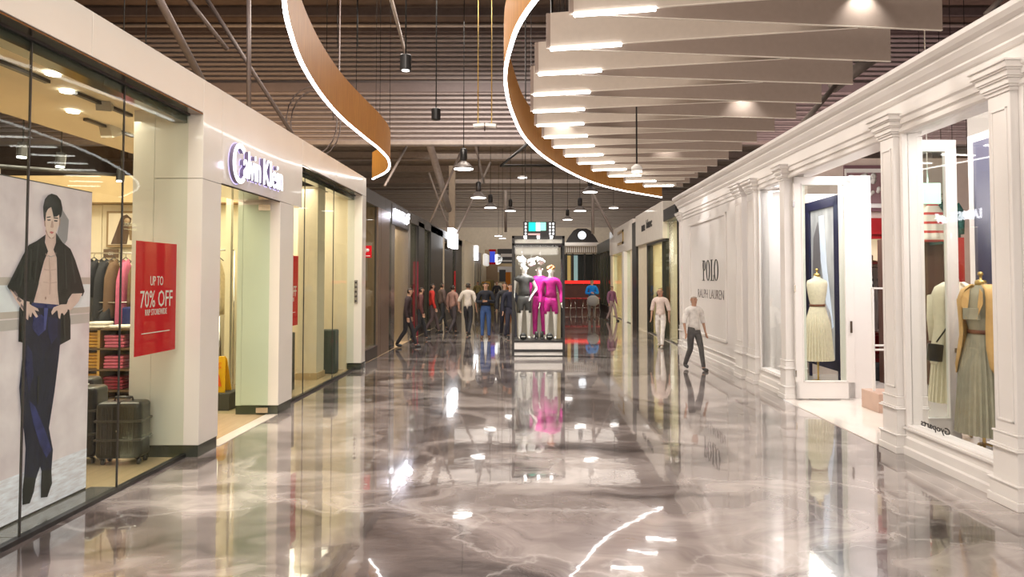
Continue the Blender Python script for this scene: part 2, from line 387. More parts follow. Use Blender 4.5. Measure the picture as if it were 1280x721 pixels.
BL = [(.75, 6.0), (.45, 7.0), (.24, 8.06), (.11, 9.06), (.05, 10.09), (.05, 11.12), (.12, 12.15), (.27, 13.17), (.49, 14.16), (.78, 15.18), (1.15, 16.2), (1.58, 17.2), (2.11, 18.22), (2.70, 19.25), (3.39, 20.2)]
BH = .42
def fin(xa, ya, xb, yb, label, led, name):
    d = Vector((xb-xa, yb-ya, 0)); L = d.length; d.normalize(); n = Vector((-d.y, d.x, 0))*.012
    root = thing(name, label, 'ceiling baffle', (xa, ya, ZB), group='zigzag felt ceiling baffles')
    a = Vector((xa, ya, ZB)); b = Vector((xb, yb, ZB)); up = Vector((0, 0, BH))
    MB().prism([a+n, b+n, b-n, a-n], up).build('felt_panel', FELT if led else SHADED_FELT, root)
    MB().prism([a+n*1.3-Vector((0, 0, .008)), b+n*1.3-Vector((0, 0, .008)), b-n*1.3-Vector((0, 0, .008)), a-n*1.3-Vector((0, 0, .008))], (0, 0, .008)).build('edge_trim', mat('pale_edge_trim', (.72, .66, .58), .5), root)
    if led:
        c = a + d*.84; q = n*2.2
        MB().prism([a+q-Vector((0, 0, .03)), c+q-Vector((0, 0, .03)), c-q-Vector((0, 0, .03)), a-q-Vector((0, 0, .03))], (0, 0, .03)).build('led_strip', LED, root)
    for t in (.12, .88):
        p = a+d*(L*t); MB().tube([p+up, Vector((p.x, p.y, ZTOP))], .004, 4).build('suspension_wire', CORD, root)
for i, (x, y) in enumerate(BL):
    # felt panel running back-right, and lit panel running forward-right
    fin(x-.05, y-.02+.03, 4.56, y+.115*(4.56-x)/1.0+.0, 'plain shade-darkened taupe ceiling baffle without light, %s back from the camera' % ORD[i], False, 'ceiling_baffle')
    s = -.2
    if i:
        xp, yp = BL[i-1]; xe = (y+.2*x-yp-.01+.115*xp)/.315 - .06
        xe = min(max(xe, x+.85), 4.3)
    else: xe = 4.0
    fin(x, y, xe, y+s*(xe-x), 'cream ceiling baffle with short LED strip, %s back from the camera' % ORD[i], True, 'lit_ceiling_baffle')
# small can downlights between the baffles making pools of light
for k, (x, y) in enumerate([(3.62, 7.22), (3.62, 11.32), (3.1, 15.3), (2.85, 17.5), (.62, 13.0)]):
    c = tag(MB().lathe((x, y, 4.98), [(.05, 0), (.055, .14), (.02, .15)], 12).build('baffle_downlight', WPRINT),
            'small can downlight tucked between ceiling baffles, %s from the camera' % ORD[k], 'downlight', 'downlights in the baffle ceiling')
    spot('baffle_spot', ks((x, y, 4.97)), ks((x, y+.25, 4.6)), 9, 110, .02, (1, .97, .9))

XF[0] = Matrix.Identity(4)
# ------------------------------------------------------------------ pendants
def dome_lamp(px, py, dia, wpx, label, k):
    Y = dia*853/wpx; p = at(px, py, Y=Y)
    t = thing('dome_pendant', label, 'pendant lamp', p, group='industrial dome pendants')
    r = dia/2
    MB().lathe(p, [(r, 0), (r*.98, .03), (r*.55, .17), (r*.3, .22), (r*.28, .24)], 20).build('shade', mat('grey_enamel', (.16, .14, .13), .35, .3), t)
    MB().lathe(p+Vector((0, 0, .24)), [(r*.28, 0), (r*.34, .02), (r*.34, .34), (r*.2, .38)], 14).build('gear_box', BLACK, t)
    MB().lathe(p-Vector((0, 0, .012)), [(r*.93, 0), (r*.93, .01)], 20).build('diffuser', emis('lamp_glow', (1, .96, .9), 6), t)
    MB().tube([p+Vector((0, 0, .6)), Vector((p.x, p.y, 9.55 if p.y > 25.4 else 10.97))], .012, 5).build('cord', CORD, t)
    spot('dome_spot', p-Vector((0, 0, .05)), (p.x, p.y, 0), 120, 120, .15, (1, .93, .84))
dome_lamp(579.5, 211, .62, 26, 'largest black dome pendant, above the second left shop', 0)
dome_lamp(598, 247, .62, 20, 'dome pendant hanging next below and right of the largest one', 1)
dome_lamp(613, 259.5, .62, 16.5, 'dome pendant between two others over the middle of the mall', 2)
dome_lamp(638, 263.5, .62, 14.5, 'dome pendant hanging straight over the shop window case', 3)
dome_lamp(737.7, 240, .62, 19.4, 'dome pendant just under the tip of the right oak ribbon', 4)
dome_lamp(725, 263.5, .62, 16.5, 'dome pendant above the arched clock gable', 5)
dome_lamp(709.5, 274.5, .62, 12.8, 'smallest dome pendant, right of the hanging directory sign', 6)
def small_fix(px, py, Y, w, label, name='disc_light'):
    p = at(px, py, Y=Y); t = thing(name, label, 'ceiling light', p)
    MB().lathe(p, [(w/2, 0), (w/2, .05), (w/6, .09)], 14).build('shade', WPRINT, t)
    MB().lathe(p-Vector((0, 0, .01)), [(w/2.2, 0), (w/2.2, .009)], 14).build('diffuser', emis('lamp_glow', (1, .96, .9), 6), t)
    MB().tube([p+Vector((0, 0, .09)), Vector((p.x, p.y, 9.55 if Y > 25.4 else 10.97))], .01, 4).build('cord', CORD, t)
small_fix(767, 260, 34, .5, 'flat white disc light hanging at the right under the baffles')
small_fix(623, 295, 44, .55, 'far black-topped disc light left of the directory sign')
small_fix(628, 298, 40, .45, 'small far disc light beside the display case top')
small_fix(653, 222, 30, .45, 'pale flat light hanging under the pipe triangle')
small_fix(796, 214, 8.5, .14, 'small white sensor light among the ceiling baffles', 'sensor')
def can(px, py0, py1, w, Y, label, lit):
    p = at(px, py1, Y=Y); q = at(px, py0, Y=Y); t = thing('cylinder_pendant', label, 'pendant lamp', p)
    r = w*Y/853/2
    MB().lathe(p, [(r*.9, 0), (r, .01), (r, q.z-p.z-.01), (r*.9, q.z-p.z)], 20, smooth=False).build('body', BLACK, t)
    MB().lathe(p-Vector((0, 0, .006)), [(r*.62, 0), (r*.62, .005)], 16).build('lens', emis('can_glow', (1, .97, .9), 12) if lit else DGREY, t)
    MB().tube([Vector((p.x, p.y, q.z)), Vector((p.x, p.y, 10.97))], .014, 5).build('cord', CORD, t)
can(507, 69, 88, 14.5, 12, 'near black cylinder pendant, lit', True)
can(545, 136, 150, 11.5, 16, 'lower black cylinder pendant, unlit', False)
p = at(606, 157, Y=13)
t = thing('twin_fixture', 'white twin box fixture hung on two brown rods', 'ceiling light', p)
for s in (-1, 1):
    MB().rbox(p+Vector((s*.115, 0, 0)), (.21, .14, .06), ry=s*.08).build('box_head', WPRINT, t)
    MB().tube([p+Vector((s*.13, 0, .03)), p+Vector((s*.13, 0, 3.9))], .012, 6).build('rod', BRASS, t)
MB().tube([p+Vector((0, 0, 0)), p+Vector((0, 0, -.1))], .012, 6).build('stem', BLACK, t)
A = at(658, 181, Y=16); Bq = at(626, 207, Y=16); Cq = at(700, 207.5, Y=17)
tag(MB().tube([Vector((A.x+.6, A.y, 10.97)), A+Vector((.6, 0, .5)), A, Bq, Cq], .035, 8).build('black_pipe', BLACK), 'black pipe bent into a triangle behind the right oak ribbon', 'pipe')
cc = at(386, 150, Y=17)
tag(MB().tube([cc+Vector((.62*math.cos(a/3), .1*a/6, .85*math.sin(a/3))) for a in range(40)]+[Vector((cc.x+.6, cc.y+.6, 10.97))], .02, 5).build('cable_coil', DBEAM), 'looped dark cable coil under the roof over the left shopfront', 'cable')
for i, (px, lab) in enumerate([(447, 'left of'), (422, 'far left of')]):
    pstrut((px, -30), (px, 60 if i else 60), 19, 19, .015, 'thin black wire hanging %s the near cylinder pendant' % lab, BLACK, name='wire', cat='wire')
for px in (1172, 1185, 1203, 1146):
    pass

# ================================================================== LEFT WHITE SHOPFRONT
FX, GX, BXX = -3.44, -3.60, -3.95
wl = sempty('wall_left_shopfront', (FX, 7, 0)); wl['kind'] = 'structure'
def panel(y0, y1, z0, z1, x0=BXX, x1=FX, m=None, nm='stone_panel'):
    g = .003
    return bx(x0, x1, y0+g, y1-g, z0+g, z1-g).build(nm, m or WHITE, wl, bevel=.003, seg=1)
for (y0, y1, z0, z1) in [(2.2, 3.7, 3.59, 3.95), (3.7, 5.3, 3.59, 3.95), (5.3, 7.13, 3.59, 3.95), (7.13, 7.57, 2.9, 3.95), (7.57, 10.25, 2.91, 3.95), (10.25, 12.1, 3.56, 3.95), (12.1, 14.25, 3.56, 3.95),
                         (7.13, 7.57, .12, 2.9), (9.36, 9.9, .12, 2.91), (9.9, 10.25, 2.91, 3.56)]:
    if (y0, y1, z0) == (9.9, 10.25, 2.91): continue
    panel(y0, y1, z0, z1)
panel(13.93, 14.25, .13, 3.56, x0=-3.74)
for (y0, y1, x0) in [(7.14, 7.56, -4.16), (9.37, 9.89, -4.02), (13.94, 14.24, -3.73)]:
    bx(x0, FX-.008, y0, y1, 0, .12).build('kick_plate', KICK, wl)
bx(-4.17, BXX, 7.13, 7.57, .12, 3.95).build('reveal_panel', WHITE, wl)
bx(-4.02, BXX, 9.36, 9.9, .12, 2.95).build('reveal_panel', WHITE, wl)
for (y0, y1, z) in [(2.2, 7.13, 3.585), (9.9, 13.93, 3.555)]:
    bx(GX+.01, FX-.005, y0, y1, z-.012, z).build('soffit_mirror', MIRROR, wl)
    bx(GX-.15, GX-.01, y0, y1, z-.10, z+.0).build('head_rail', KICK, wl)
bx(BXX, FX-.005, 7.57, 9.36, 2.895, 2.907).build('soffit_mirror', MIRROR, wl)
bx(-3.52, -3.435, 14.245, 14.262, .0, .16).build('corner_bumper', CHROME, wl)
def win(name, panes, z0, z1, X=GX, m=GLASS, rail=True, y0=None, y1=None):
    wn = sempty(name, (X, panes[0], 0))
    for a, b in zip(panes[:-1], panes[1:]):
        bx(X-.006, X+.006, a+.006, b-.006, z0, z1).build('glass_pane', m, wn)
    for a in panes[1:-1]:
        bx(X-.007, X+.007, a-.005, a+.005, z0, z1).build('silicone_joint', DGREY, wn)
    if rail:
        bx(X-.025, X+.03, panes[0], panes[-1], 0, .035).build('floor_channel', BLACK, wn)
        bx(X-.02, X+.02, panes[0], panes[-1], z1-.02, z1).build('head_channel', BLACK, wn)
    return wn
win('window_1', [2.4, 3.7, 4.87, 6.0, 7.13], .02, 3.58)
win('window_2', [9.9, 10.85, 12.45, 13.93], .02, 3.55, m=GLASS)
# glass door leaf of the entry standing open against the pillar
d = sempty('door_1', (-3.6, 9.3, 0))
bx(-4.42, -3.57, 9.325, 9.337, .02, 2.86).build('glass_pane', GLASSG, d)
bx(-3.72, -3.56, 9.31, 9.35, .03, .10).build('patch_fitting', CHROME, d)
bx(-3.72, -3.56, 9.31, 9.35, 2.78, 2.86).build('patch_fitting', CHROME, d)
bx(-4.45, -4.42, 9.3, 9.36, .0, 2.9).build('door_post', CHROME, d)

# store name in lit letters
def sign_letters(body, o, u, v, wd, h, depth, label, m=LEDB, name='illuminated_sign', back=None, **k):
    return tag(text_mb(body, o, u, v, wd, h, depth, **k).build(name, m, None, fix=False), label, 'sign')
a = at(287, 200, X=FX); b = at(351, 222, X=FX)
t = thing('illuminated_sign', 'backlit white store name lettering over the left white shop door', 'sign', (FX, a.y, 3.0))
y0, y1 = 7.72, 9.30
zc = 3.17
# big C, then tight following letters, each with a dark back and lit face
def big_c(mb, yc, zc, r, hh, th, x0, x1):
    P = []; n = 22
    for i in range(n+1):
        an = math.radians(48+264*i/n); P.append((yc+r*math.cos(an), zc+hh*math.sin(an)))
    Q = [(yc+(r-th*(1 if 8 < i < 14 else .8))*math.cos(math.radians(48+264*i/n)), zc+(hh-th)*math.sin(math.radians(48+264*i/n))) for i in range(n, -1, -1)]
    for i in range(n):
        q = [P[i], P[i+1], Q[n-i-1], Q[n-i]]
        mb.prism([Vector((x0, a_, b_)) for a_, b_ in q], (x1-x0, 0, 0))
for (x0, x1, m, nm, of) in ((FX+.005, FX+.05, mat('violet_grey_return', (.16, .13, .22), .4), 'letter_return', 0), (FX+.05, FX+.062, emis('sign_face', (1, .98, 1), 2.2), 'letter_face', 0)):
    mb = MB(); big_c(mb, 7.92, zc+.02, .19, .235, .055, x0, x1)
    text_mb('alvin', (x0+(x1-x0)/2, 8.02, zc-.13), (0, 1, 0), (0, 0, 1), .50, .33, (x1-x0), mb)
    text_mb('Klein', (x0+(x1-x0)/2, 8.62, zc-.13), (0, 1, 0), (0, 0, 1), .66, .33, (x1-x0), mb)
    mb.build(nm, m, t, fix=False)
mb = MB(); big_c(mb, 7.92, zc+.02, .2, .245, .07, FX+.001, FX+.004)
text_mb('alvin', (FX+.002, 8.01, zc-.14), (0, 1, 0), (0, 0, 1), .52, .35, .003, mb, offset=.01)
text_mb('Klein', (FX+.002, 8.61, zc-.14), (0, 1, 0), (0, 0, 1), .68, .35, .003, mb, offset=.01)
mb.build('halo_tube', emis('halo', (.62, .52, 1), 1.6), t, fix=False)
for y in (7.9, 8.3, 8.7, 9.1):
    point('sign_halo', (FX+.14, y, zc), .8, .05, (.74, .66, 1))

# interior shell
struct('trim_3', bx(-3.9, -3.60, 2.4, 4.93, 0, .004), mat('grey_sill_tile', (.16, .15, .14), .15, coat=.5))
struct('trim_4', bx(-3.9, -3.60, 4.94, 6.12, 0, .004), MATS['grey_sill_tile'])
struct('ceiling_shop_left', bx(-5.65, -3.62, 2.2, 12.0, 3.62, 3.9), SCREAM)
for (px, py) in ((84, 114), (91, 139), (176, 169), (66, 92)):
    p = at(px, py, z=3.61)
    t = tag(MB().lathe(p, [(.06, -.0), (.06, -.012)], 14).build('recessed_downlight', emis('downlight_glow', (1, .95, .85), 14)), 'recessed round downlight in the cream soffit, %s' % {84: 'bright middle', 91: 'centre, below the brightest one', 176: 'far end', 66: 'near end'}[px], 'downlight')
    spot('soffit_spot', p-Vector((0, 0, .03)), (p.x, p.y+.3, 0), 40, 80, .04, (1, .88, .7))
def trackhead(px, py, X, label, rz):
    p = at(px, py, X=X); t = thing('box_spotlight', label, 'spotlight', p)
    MB().rbox(p, (.13, .2, .16), rz=rz, rx=.35).build('head', mat('grey_spotlight', (.42, .38, .32), .5), t)
    MB().tube([p+Vector((0, 0, .05)), Vector((p.x, p.y, 3.62))], .012, 6).build('stem', DGREY, t)
    MB().rbox(Vector((p.x, p.y, 3.6)), (.05, .9, .03)).build('track', DGREY, t)
trackhead(131, 127, -4.3, 'grey box spotlight on a track above the bright soffit downlight', .4)
trackhead(138, 162, -4.9, 'grey box spotlight hanging mid soffit in the left shop', 0)
trackhead(12, 62, -4.3, 'grey box spotlight at the near end of the soffit track', .3)
for (px, py, X, lab) in ((27, 196, -6.3, 'black can spotlight pointing down-left beside the poster top'), (75, 208, -6.3, 'lit black can spotlight over the poster'), (150, 226, -6.6, 'bright can spotlight next to the pane joint'), (178, 228, -6.5, 'black twin can spotlight near the green reveal')):
    p = at(px, py, X=X); t = thing('can_spotlight', lab, 'spotlight', p)
    MB().tube([p+Vector((0, .02, .18)), p], .06, 12, smooth=False).build('body', BLACK, t)
    MB().lathe(p-Vector((0, 0, .012)), [(.05, 0), (.05, .01)], 12).build('lens', emis('downlight_glow', (1, .95, .85), 14), t)
    MB().tube([p+Vector((0, .02, .18)), Vector((p.x, p.y+.02, 10.97))], .008, 6).build('stem', CORD, t)
tag(MB().tube([at(-40, 205, X=-6.4), at(150, 219, X=-6.7)], .03, 6).build('lighting_track', BLACK), 'black lighting track across the dark open ceiling of the left shop', 'track')
bw = sempty('wall_shop_left_partition', (-7, 12, 0))
for i, x in enumerate([-11, -9.4, -8.5, -7.55, -6.6, -5.65]):
    x1 = [-9.4, -8.5, -7.55, -6.6, -5.65, -4.62][i]
    bx(x+.006, x1-.006, 12, 12.1, 0, 3.15).build('wall_panel', CREAM, bw, bevel=.004, seg=1)
bx(-11, -4.62, 11.7, 12.1, 3.16, 3.62).build('bulkhead', TAN, bw)
bx(-4.7, -4.55, 11.2, 12.1, 0, 3.62).build('end_pier', CREAM, bw)
struct('wall_shop_left_back', bx(-11.2, -11, 2, 14.1, 0, 4.2), CREAM)
struct('wall_shop_left_divider', bx(-11, -3.75, 14.0, 14.2, 0, 3.55), CREAM)
struct('wall_shop_left_near', bx(-11, -3.62, 2.0, 2.2, 0, 3.9), CREAM)
struct('window_column', bx(-4.28, -3.92, 12.55, 13.0, .12, 3.55), CREAM)
bx_ = struct('baseboard_column', bx(-4.3, -3.9, 12.53, 13.02, 0, .12), TAN)

# ------------------------------------------------------------------ the large poster (flat print)
PX = -3.9
LB = mat('lightbox_frame', (.10, .09, .085), .4)
po = thing('display_poster', 'tall window poster of a man in open black shirt and blue trousers', 'poster', (PX-.05, 5.2, 0))
bx(PX-.09, PX-.006, 4.3, 6.06, .0, 2.62).build('lightbox_body', LB, po)
def pprint(pts, m, lay, name):
    q = [at(x, y, X=PX+.0015*lay) for x, y in pts]
    return MB().prism(q, (.001, 0, 0)).build(name, m, po)
def pm(name, c, c2=None, scale=8, stretch=None, es=.22):
    return mat('print_'+name, c, .5, scale=scale, col2=c2, stretch=stretch, emit=c if c2 is None else tuple((Vector(c)+Vector(c2))/2), es=es)
CON = pm('concrete', (.52, .40, .42), (.80, .69, .72), 3, es=.35)
def band(ya, yb, yc, yd, m, lay, name='background_print'):   # left top, left bottom at px -25 ; right top, right bottom at px 115
    def L(xx, y0, y1):
        return y0+(y1-y0)*(xx+25)/140
    q = [(-25, ya), (112, yb), (112, yd), (-25, yc)]
    v = [at(x, y, X=PX) for x, y in q]
    v = [Vector((PX-.004+.001*lay, 4.31 if i in (0, 3) else 6.055, p.z)) for i, p in enumerate(v)]
    MB().prism(v, (.001, 0, 0)).build(name, m, po)
PY0, PY1 = 4.31, 6.055
def hband(z0, z1, m, lay):
    MB().prism([(PX-.004+.001*lay, PY0, z0), (PX-.004+.001*lay, PY1, z0), (PX-.004+.001*lay, PY1, z1), (PX-.004+.001*lay, PY0, z1)], (.001, 0, 0)).build('background_print', m, po)
hband(.02, 2.61, CON, 0)
hband(1.80, 1.86, pm('ledge_tan', (.52, .43, .40)), 1)
hband(1.60, 1.80, pm('ledge_white', (.80, .79, .86), (.70, .68, .74)), 1)
hband(1.55, 1.60, pm('ledge_tan', (.52, .43, .40)), 2)
hband(1.46, 1.54, pm('ledge_low', (.50, .43, .42)), 1)
hband(.02, .36, pm('ground', (.85, .84, .95), (.52, .44, .46), 9, (1, 1, 5), es=.35), 1)
BLKS = pm('black_shirt', (.006, .007, .007), (.018, .020, .019), 9, (1, 4, 1), es=.05); NV = pm('navy_trousers', (.004, .005, .020), (.009, .011, .045), 9, (1, 3, 1), es=.1)
SK = pm('skin', (.62, .42, .38), (.72, .52, .48), 12); SKD = pm('skin_shade', (.40, .24, .20)); HR = pm('hair', (.012, .012, .014), es=.02)
# shadow of the man is part of the photograph in the poster
pprint([(78, 262), (86, 275), (84, 300), (76, 312), (70, 300)], pm('grey', (.30, .27, .29)), 3, 'backdrop_print')
pprint([(28, 377), (24, 385), (23, 427), (32, 429), (75, 431), (88, 424), (88, 400), (85, 376), (60, 340)], BLKS, 4, 'shirt_print')
pprint([(42, 377), (73, 380), (76, 400), (75, 430), (73, 450), (68, 490), (61, 535), (66, 562), (64, 590), (53, 592), (50, 583), (45, 598), (30, 598), (32, 560), (30, 540), (26, 512), (24, 485), (28, 445), (31, 410), (34, 392)], NV, 5, 'trousers_print')
NB = pm('blue_sheen', (.007, .009, .055), (.035, .045, .22), 12, es=.15)
pprint([(36, 500), (44, 508), (54, 532), (59, 545), (64, 562), (58, 572), (50, 556), (42, 530)], NB, 6, 'trousers_sheen_print')
pprint([(42, 395), (52, 393), (58, 400), (57, 412), (48, 420), (40, 410)], NB, 6, 'trousers_sheen_print')
pprint([(60, 396), (72, 398), (72, 420), (64, 430), (60, 415)], pm('blue_mid', (.008, .010, .05), (.016, .02, .10), 12, es=.12), 6, 'trousers_sheen_print')
pprint([(34, 430), (40, 440), (42, 470), (36, 490), (32, 460)], pm('blue_mid', (.008, .010, .05), (.016, .02, .10), 12, es=.12), 6, 'trousers_sheen_print')
pprint([(55, 381), (59, 381), (60, 386), (57, 412), (55, 412)], pm('fly', (.06, .07, .26)), 7, 'fly_print')
pprint([(40, 378), (74, 381), (74.5, 386), (39, 384)], pm('waistband', (.02, .025, .12)), 7, 'waistband_print')
pprint([(47, 470), (49, 470), (48, 505), (46, 505)], BLKS, 7, 'crease_print')
pprint([(30, 596), (45, 597), (42, 615), (37, 629), (28, 631), (28, 612)], BLKS, 6, 'boot_print')
pprint([(52, 588), (64, 587), (65, 604), (59, 621), (51, 622), (51, 605)], BLKS, 6, 'boot_print')
pprint([(57, 286), (70, 286), (70, 304), (72, 318), (72, 350), (74, 381), (42, 378), (47, 360), (52, 340), (56, 322), (57, 306)], SK, 6, 'torso_print')
pprint([(56.5, 288), (70.5, 286), (67, 298), (62, 298)], SKD, 7, 'neck_shade_print')
pprint([(61, 318), (64, 345), (63, 368), (61.5, 368), (62, 345)], pm('skin_mid', (.54, .36, .32)), 7, 'chest_line_print')
pprint([(56, 371), (57.6, 370.5), (58, 373.5), (56.5, 374.5)], SKD, 8, 'navel_print')
pprint([(60, 319), (64, 320.4), (67, 319), (67, 319.8), (64, 321.4), (60, 320)], pm('chain', (.35, .3, .3)), 8, 'necklace_print')
pprint([(57, 293), (56, 303), (60, 314), (55, 326), (50, 345), (45, 365), (42, 378), (33, 378), (27, 376), (24, 373), (13, 364), (9, 358), (17, 342), (28, 320), (36, 306), (46, 301)], BLKS, 8, 'shirt_print')
pprint([(70, 291), (78, 303), (88, 311), (94, 325), (100, 344), (105.5, 364), (103, 370), (90, 367), (84, 376), (74, 381), (72, 362), (71.5, 340), (71, 322), (67, 312), (70, 303)], BLKS, 8, 'shirt_print')
pprint([(12, 361), (24, 372), (30, 376), (37, 377), (36, 388), (32, 393), (27, 386), (19, 374)], SK, 9, 'forearm_print')
for q in [[(18, 363), (22, 368), (21, 371), (17, 366)], [(22, 370), (27, 376), (25, 378), (21, 374)], [(26, 379), (31, 385), (30, 388), (26, 383)]]:
    pprint(q, pm('tattoo', (.20, .14, .15)), 10, 'tattoo_print')
pprint([(33, 377), (40, 382), (47, 385.5), (48.5, 389), (43, 387.5), (47.5, 395.5), (45, 397), (40, 390), (39, 396), (37, 396), (36, 391), (35, 400), (32.5, 398), (31, 390)], SK, 11, 'hand_print')
pprint([(103, 366.5), (98, 377), (88, 388), (82, 385), (84, 378), (90, 367)], SK, 9, 'forearm_print')
pprint([(86, 380), (76, 380.5), (67, 384), (64, 390), (65, 393.5), (71, 387.5), (72, 389), (73, 397), (75, 398.5), (76, 392), (78, 391), (80, 394), (84, 389)], SK, 11, 'hand_print')
pprint([(57, 262), (62, 256), (68, 258), (74, 267), (74, 278), (71, 288), (67, 296), (64, 298), (60, 294), (57.2, 286), (56.4, 275)], pm('face', (.70, .50, .44), (.78, .58, .52)), 9, 'face_print')
pprint([(55, 275), (56.8, 275), (57, 284), (55.6, 282)], SKD, 9, 'ear_print')
pprint([(74, 274), (75.5, 273), (75, 280), (73.6, 283)], SKD, 9, 'ear_print')
for q in [[(59, 274.4), (63, 274), (63, 275.6), (59.6, 275.8)], [(67.5, 275), (72, 275.4), (71.5, 277), (67.8, 276.6)]]: pprint(q, pm('eye', (.03, .02, .02)), 10, 'eye_print')
for q in [[(58.3, 271), (63.2, 270.3), (63.2, 271.6), (58.5, 272.2)], [(67, 271.4), (72.6, 272.2), (72.4, 273.5), (67, 272.8)]]: pprint(q, pm('eye', (.03, .02, .02)), 10, 'brow_print')
pprint([(64.6, 276), (66, 276), (67, 283.5), (65.4, 285), (63.2, 284)], pm('nose', (.54, .34, .29)), 10, 'nose_print')
pprint([(61.6, 290), (64, 289), (67.5, 290.2), (64.8, 292.4)], pm('lips', (.55, .14, .14)), 10, 'mouth_print')
pprint([(54.5, 271), (53.8, 259), (56, 249), (60, 244), (64.5, 242), (71, 244), (76, 250), (78, 260), (77, 268), (74.4, 274), (74, 268), (71, 270.5), (67, 271), (65.5, 264), (64, 258.5), (60, 261), (57.5, 266), (56.6, 276), (55.3, 276)], HR, 11, 'hair_print')

FOLD_M = pm('shirt_fold', (.035, .038, .036), es=.04)
for q in [[(30, 322), (33, 320), (27, 356), (24, 360)], [(38, 312), (40, 311), (38, 350), (36, 352)], [(88, 318), (90, 321), (95, 352), (93, 356)], [(80, 310), (82, 311), (84, 360), (82, 362)], [(27, 395), (29, 395), (28, 424), (26, 424)], [(79, 392), (81, 392), (82, 422), (80, 424)], [(47, 305), (49, 305), (44, 352), (42, 355)]]:
    pprint(q, FOLD_M, 9, 'fold_print')
for q in [[(55, 336), (62, 337), (62, 338), (55, 337.4)], [(64, 337), (70, 336), (70, 337), (64, 338)], [(54, 352), (61, 353), (61, 353.8), (54, 353)], [(64, 353), (71, 352), (71, 353), (64, 354)], [(57, 316), (60, 320), (59.5, 321), (56.5, 318)], [(70, 315), (67, 320), (67.6, 320.8), (70.5, 317)]]:
    pprint(q, pm('skin_mid', (.54, .36, .32)), 8, 'muscle_print')
# ------------------------------------------------------------------ red sale signs on the glass
def sale_sign(y0, y1, z0, z1, label, full=True):
    X = GX-.03
    t = thing('sale_sign', label, 'sign', (X, (y0+y1)/2, z0))
    bx(X-.004, X+.004, y0, y1, z0, z1).build('board', RED, t)
    w_, h_ = y1-y0, z1-z0; x = X+.0055
    def tx(s, f0, f1, g, hh): text_mb(s, (x, y0+w_*f0, z0+h_*g), (0, 1, 0), (0, 0, 1), w_*(f1-f0), h_*hh, .002).build('lettering', WPRINT, t, fix=False)
    tx('UP TO', .33, .65, .61, .085); tx('70% OFF', .10, .90, .415, .15); tx('RRP STOREWIDE', .22, .76, .345, .055)
    bx(x-.001, x+.001, y0+w_*.14, y0+w_*.84, z0+h_*.185, z0+h_*.193).build('rule', WPRINT, t)
sale_sign(6.28, 6.99, 1.13, 2.20, 'big red UP TO 70% OFF sign hanging behind the near glass')
sale_sign(9.92, 10.66, 1.13, 2.20, 'red UP TO 70% OFF sign half hidden beyond the shop door pillar')
# screen behind the second sign
t = thing('display_screen', 'upright dark screen on a stand behind the second red sign', 'screen', (-3.95, 10.5, 0))
bx(-4.02, -3.95, 10.0, 10.95, .10, 2.62).build('screen_body', BLACKG, t)
bx(-3.949, -3.945, 10.03, 10.92, .95, 2.58).build('picture', mat('screen_picture', (.10, .10, .14), .4, scale=2.4, col2=(.55, .60, .78), emit=(.35, .40, .6), es=.35), t)
bx(-4.1, -3.8, 10.1, 10.9, 0, .1).build('foot', BLACK, t)

# ------------------------------------------------------------------ suitcases
def suitcase(cx, cy, w_, d_, h_, rz, label, tagged=False):
    t = thing('suitcase', label, 'suitcase', (cx, cy, 0), rz, 'black ribbed hard-shell suitcases')
    M = MW[t]; XF.append(None); old = XF[0]; XF[0] = M
    sh = MB(); z0 = .06
    sh.box(-w_/2, w_/2, -d_/2, d_/2, z0, h_); sh.build('shell', mat('black_shell', (.012, .011, .010), .35, coat=.25), t, bevel=min(.05, d_*.22), seg=4)
    for f in (.34, .67):
        mb = MB(); z = z0+(h_-z0)*f; mb.box(-w_/2-.006, w_/2+.006, -d_/2-.006, d_/2+.006, z-.012, z+.012); mb.build('ridge', mat('shell_ridge', (.06, .055, .05), .35), t, bevel=.006, seg=2)
    mb = MB()
    for k in range(7):
        x = -w_/2+.07+(w_-.14)*k/6; mb.box(x-.008, x+.008, -d_/2-.004, d_/2+.004, z0+.05, h_-.05)
    mb.build('rib', mat('black_shell', (0, 0, 0)), t, bevel=.004, seg=1)
    MB().box(-.006, .006, -d_/2-.008, d_/2+.008, z0+.03, h_+.004).build('zip', DGREY, t)
    MB().tube([(-.09, 0, h_-.01), (-.08, 0, h_+.035), (.08, 0, h_+.035), (.09, 0, h_-.01)], .012, 8).build('carry_handle', BLACK, t)
    for sx in (-1, 1):
        for sy in (-1, 1):
            wx, wy = sx*(w_/2-.05), sy*(d_/2-.05)
            g = MB().tube([(wx, wy, .12), (wx, wy, .055)], .02, 8).build('caster', BLACK, t)
            XF[0] = Matrix.Identity(4)
            MB().add([], [])
            XF[0] = M
            MB().lathe((wx+.015, wy, .03), [(.03, -.012), (.03, .012)], 12, axis='x').build('wheel', DGREY, t)
    MB().lathe((0, -d_/2-.006, z0+(h_-z0)*.5), [(.012, -.006), (.012, .0)], 8, axis='y').build('lock', CHROME, t)
    if tagged:
        MB().rbox((.02, -.02, h_+.012), (.20, .10, .003), rz=.3).build('price_card', WPRINT, t)
    XF.pop(); XF[0] = old
    return t
pA = at(172, 596, z=0)
suitcase(-4.10, 6.93, .44, .24, .62, .10, 'small black ribbed suitcase standing right, nearest the glass')
suitcase(-4.62, 6.98, .52, .28, .76, .10, 'taller black ribbed suitcase beside the poster with a white card', True)
suitcase(-5.15, 7.75, .50, .26, .74, .1, 'black suitcase at the back with a white packet on its top', True)

